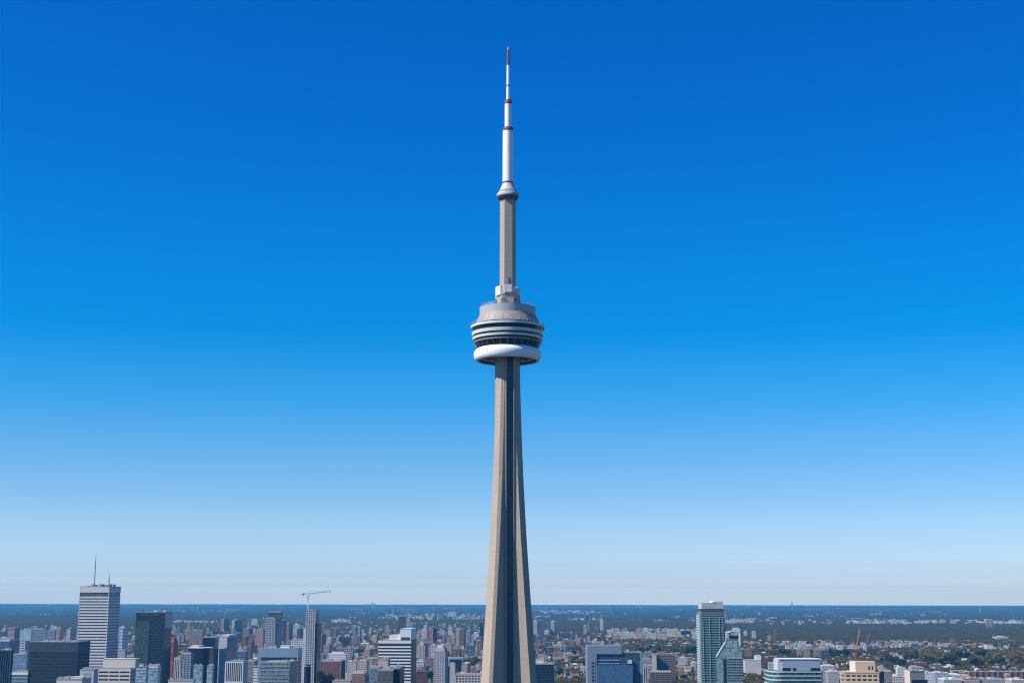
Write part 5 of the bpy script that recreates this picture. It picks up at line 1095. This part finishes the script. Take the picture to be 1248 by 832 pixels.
# single trees one can pick out
def tree(px, yb, r_, tint, desc):
    g = ground_at(px, yb)
    rs = np.random.default_rng(int(px*10+yb)); n_ = 520
    e = empty('tree', g, 0, None, 'tree', 'single trees among the buildings')
    v = crown_verts(rs, 0, 0, r_*1.35, r_, r_*1.2, n_, r_*.13)
    link('crown', leaf_mesh('crown', v, np.clip(rs.normal(tint, .07, n_), 0, 1.2), TLEAF), e)
    m = MB(); m.tube((0, 0, 0), (.1*r_, 0, r_*.9), r_*.09, r_*.06, 7)
    for q in range(5):
        an = q*1.26; m.tube((.07*r_, 0, r_*.65), (.5*r_*math.cos(an), .5*r_*math.sin(an), r_*1.4), r_*.045, r_*.02, 5)
    m.build('trunk', BARK, e)
    SCATTER.append((e, desc, 'tree', px, yb - r_*2.4/g.y*F)); FOOT.append((g.x, g.y, r_*.8)); return e
def tleaf():
    m, t, b = nodes('tree_foliage'); k = T(t); a_ = k.node('ShaderNodeAttribute'); a_.attribute_name = 'tint'
    k.link(k.ramp(a_.outputs['Fac'], [(.0, (.018, .034, .018)), (.3, (.04, .065, .022)), (.55, (.09, .105, .03)), (.75, (.19, .16, .03)), (.9, (.26, .13, .03)), (1, (.24, .08, .03))]), b.inputs['Base Color'])
    b.inputs['Roughness'].default_value = .75; b.inputs['Specular IOR Level'].default_value = .15
    tr = k.node('ShaderNodeBsdfTranslucent'); k.link(b.inputs['Base Color'].links[0].from_socket, tr.inputs[0]); mx = k.node('ShaderNodeMixShader'); mx.inputs[0].default_value = .4
    k.link(b.outputs[0], mx.inputs[1]); k.link(tr.outputs[0], mx.inputs[2]); k.link(mx.outputs[0], [n for n in t.nodes if n.type == 'OUTPUT_MATERIAL'][0].inputs[0]); return m
TLEAF = tleaf()
TD_ = {0.08: 'dark green', .3: 'mid green', .5: 'olive green', .68: 'yellow-green', .88: 'orange'}
for px, yb, r_, tn in ((399, 845, 17, .08), (576, 818, 14, .5), (581, 815, 11, .68), (572, 812, 9, .3), (702, 813, 13, .5), (708, 814, 11, .68), (697, 811, 9, .3), (700, 800, 9, .08),
    (795, 800, 11, .68), (803, 796, 11, .3), (790, 797, 12, .3), (784, 798, 12, .5), (778, 797, 12, .3), (826, 798, 12, .5), (832, 799, 13, .68), (838, 799, 12, .5), (845, 798, 12, .3),
    (931, 793, 10, .88), (928, 797, 9, .5), (937, 800, 10, .88), (942, 802, 9, .5), (1105, 807, 14, .68), (1111, 806, 13, .68), (1117, 807, 14, .5), (1126, 810, 16, .68), (1132, 811, 17, .68), (1139, 810, 15, .5), (1146, 812, 15, .68), (1137, 806, 14, .08), (1152, 811, 14, .08), (1160, 813, 15, .3), (1185, 814, 14, .5),
    (1190, 812, 13, .88), (1195, 813, 12, .88), (1206, 812, 14, .68), (1212, 813, 15, .68), (1218, 814, 14, .5), (1238, 811, 13, .88), (1243, 812, 13, .88), (1247, 811, 11, .88), (1197, 803, 12, .3), (1180, 806, 12, .08), (1170, 805, 12, .08), (1090, 812, 13, .3), (1083, 810, 12, .08), (1100, 815, 12, .3), (1013, 801, 12, .08), (1020, 803, 12, .3), (1030, 802, 12, .08), (960, 801, 11, .3), (953, 800, 11, .08), (640+42, 826, 10, .3), (520, 830, 9, .08), (535+7, 833, 10, .3), (603-30, 834, 9, .3), (441, 800, 9, .08), (412, 790, 10, .08), (420, 792, 9, .3)):
    tree(px, yb, r_, tn, TD_[tn])

finish_labels()
# ------------------------------------------------------------------ low roofs in the gaps and the far suburbs: too many to count
def boxes_stuff(name, items, cols):
    """items: (x, y, w, d, h, yaw, colour index)"""
    v = []; f_ = []; mi = []
    for x, y, w, d, h, yw, ci in items:
        c, s = math.cos(yw), math.sin(yw); b0 = len(v)
        for z in (0, h):
            for qx, qy in ((-w/2, -d/2), (w/2, -d/2), (w/2, d/2), (-w/2, d/2)): v.append((x+qx*c-qy*s, y+qx*s+qy*c, z))
        f_ += [(b0, b0+1, b0+5, b0+4), (b0+1, b0+2, b0+6, b0+5), (b0+2, b0+3, b0+7, b0+6), (b0+3, b0, b0+4, b0+7), (b0+4, b0+5, b0+6, b0+7)]; mi += [ci]*5
    me = bpy.data.meshes.new(name); me.from_pydata(v, [], f_)
    for m in cols: me.materials.append(m)
    me.polygons.foreach_set('material_index', mi); return tag(link(name, me), kind='stuff')
def spk(name, c): return plain('suburb_' + name, c, .85, 0, .2, .02)
SUB = [spk('white', (.55, .53, .49)), spk('cream', (.47, .39, .30)), spk('pink', (.38, .25, .20)), spk('grey', (.33, .33, .33)), spk('brown', (.22, .15, .12)), spk('slate', (.16, .18, .21))]
items = []
def sub(n, px0, px1, y0, y1, wr, hr, wts, clus=None):
    for _ in range(n):
        px = random.uniform(px0, px1); yb = random.uniform(y0, y1)
        if clus is not None and vnoise(np.array([px]), np.array([yb*6]), clus, 9)[0] < .52: continue
        g = ground_at(px, yb); w = random.uniform(*wr)*g.y/F; d = random.uniform(.4, 1)*w; h = random.uniform(*hr)
        if not clear_fast(g.x, g.y, 8, add=False): continue
        items.append((g.x, g.y, w, d, h, R(random.uniform(-12, 4)), random.choices(range(6), wts)[0]))
LW = (6, 4, 2, 2, 1, 1)
sub(900, 0, 1248, 738.2, 743, (.3, 1.5), (12, 28), (3, 3, 2, 5, 2, 2), 60); sub(900, 0, 1248, 743, 760, (.3, 1.3), (10, 15), (2, 3, 2, 5, 2, 2))
for _ in range(70):        # runs of pale slabs along far streets
    px = random.uniform(0, 1248); yb = 738.6 + 20*random.random()**1.6; run = random.uniform(4, 26)
    if yb > 752 and px < 640 and not 400 < px < 600: continue
    wts_ = random.choice(((6, 3, 1, 1, 0, 0), (2, 6, 2, 1, 0, 0), (3, 3, 5, 1, 0, 0), (2, 2, 1, 5, 1, 0)))
    sub(int(run*random.uniform(.5, 1.1))+2, px, px+run, yb, yb+.25, (.7, 2.6), (12, 22), wts_)

sub(500, 0, 1248, 743, 751, (.4, 2.0), (12, 22), (3, 3, 2, 4, 1, 1), 50)
sub(380, 640, 1248, 755, 762.5, (1.0, 4.0), (10, 20), LW, 40)
sub(160, 1030, 1248, 757.5, 761.5, (1.5, 6), (12, 22), (8, 3, 1, 1, 0, 0))
sub(60, 205, 265, 758.5, 760.5, (1.5, 5), (12, 20), (6, 4, 3, 1, 0, 0)); sub(30, 404, 428, 757.5, 760, (2, 5), (14, 24), (6, 3, 5, 0, 0, 0))
sub(120, 470, 590, 750, 757, (1.0, 3), (12, 34), LW); sub(60, 885, 920, 757, 761, (1.2, 3.4), (16, 30), LW); sub(60, 660, 725, 744.5, 748.5, (2, 5), (12, 26), LW)
sub(200, 740, 856, 769, 779, (1.5, 4.5), (8, 20), (6, 4, 3, 1, 1, 1)); sub(240, 905, 1180, 783, 792, (1.5, 5), (6, 12), (6, 4, 2, 2, 1, 1))
sub(900, 0, 330, 764, 812, (1.2, 4), (6, 20), (3, 2, 2, 3, 2, 4)); sub(1500, 335, 600, 760, 832, (1.2, 4), (6, 17), (4, 3, 3, 2, 3, 1)); sub(1000, 646, 860, 772, 832, (1.2, 4.5), (6, 13), (4, 3, 3, 2, 3, 1)); sub(800, 905, 1248, 783, 832, (1.2, 4.5), (6, 11), (5, 3, 2, 3, 2, 1))
boxes_stuff('suburb_roofs', items, SUB)

# ------------------------------------------------------------------ haze: one closed box of thin even air round camera and scene
hm = bpy.data.materials.new('haze'); hm.use_nodes = True; t = hm.node_tree; t.nodes.clear()
ho = t.nodes.new('ShaderNodeOutputMaterial'); pv = t.nodes.new('ShaderNodeVolumePrincipled')
pv.inputs['Color'].default_value = (*HAZE_COLOR, 1); pv.inputs['Density'].default_value = HAZE_DENSITY; pv.inputs['Anisotropy'].default_value = .1
t.links.new(pv.outputs[0], ho.inputs['Volume'])
hz_o = MB().box(-45500, 45500, -45500, 45500, -1, 575).build('haze', hm); tag(hz_o, kind='stuff')
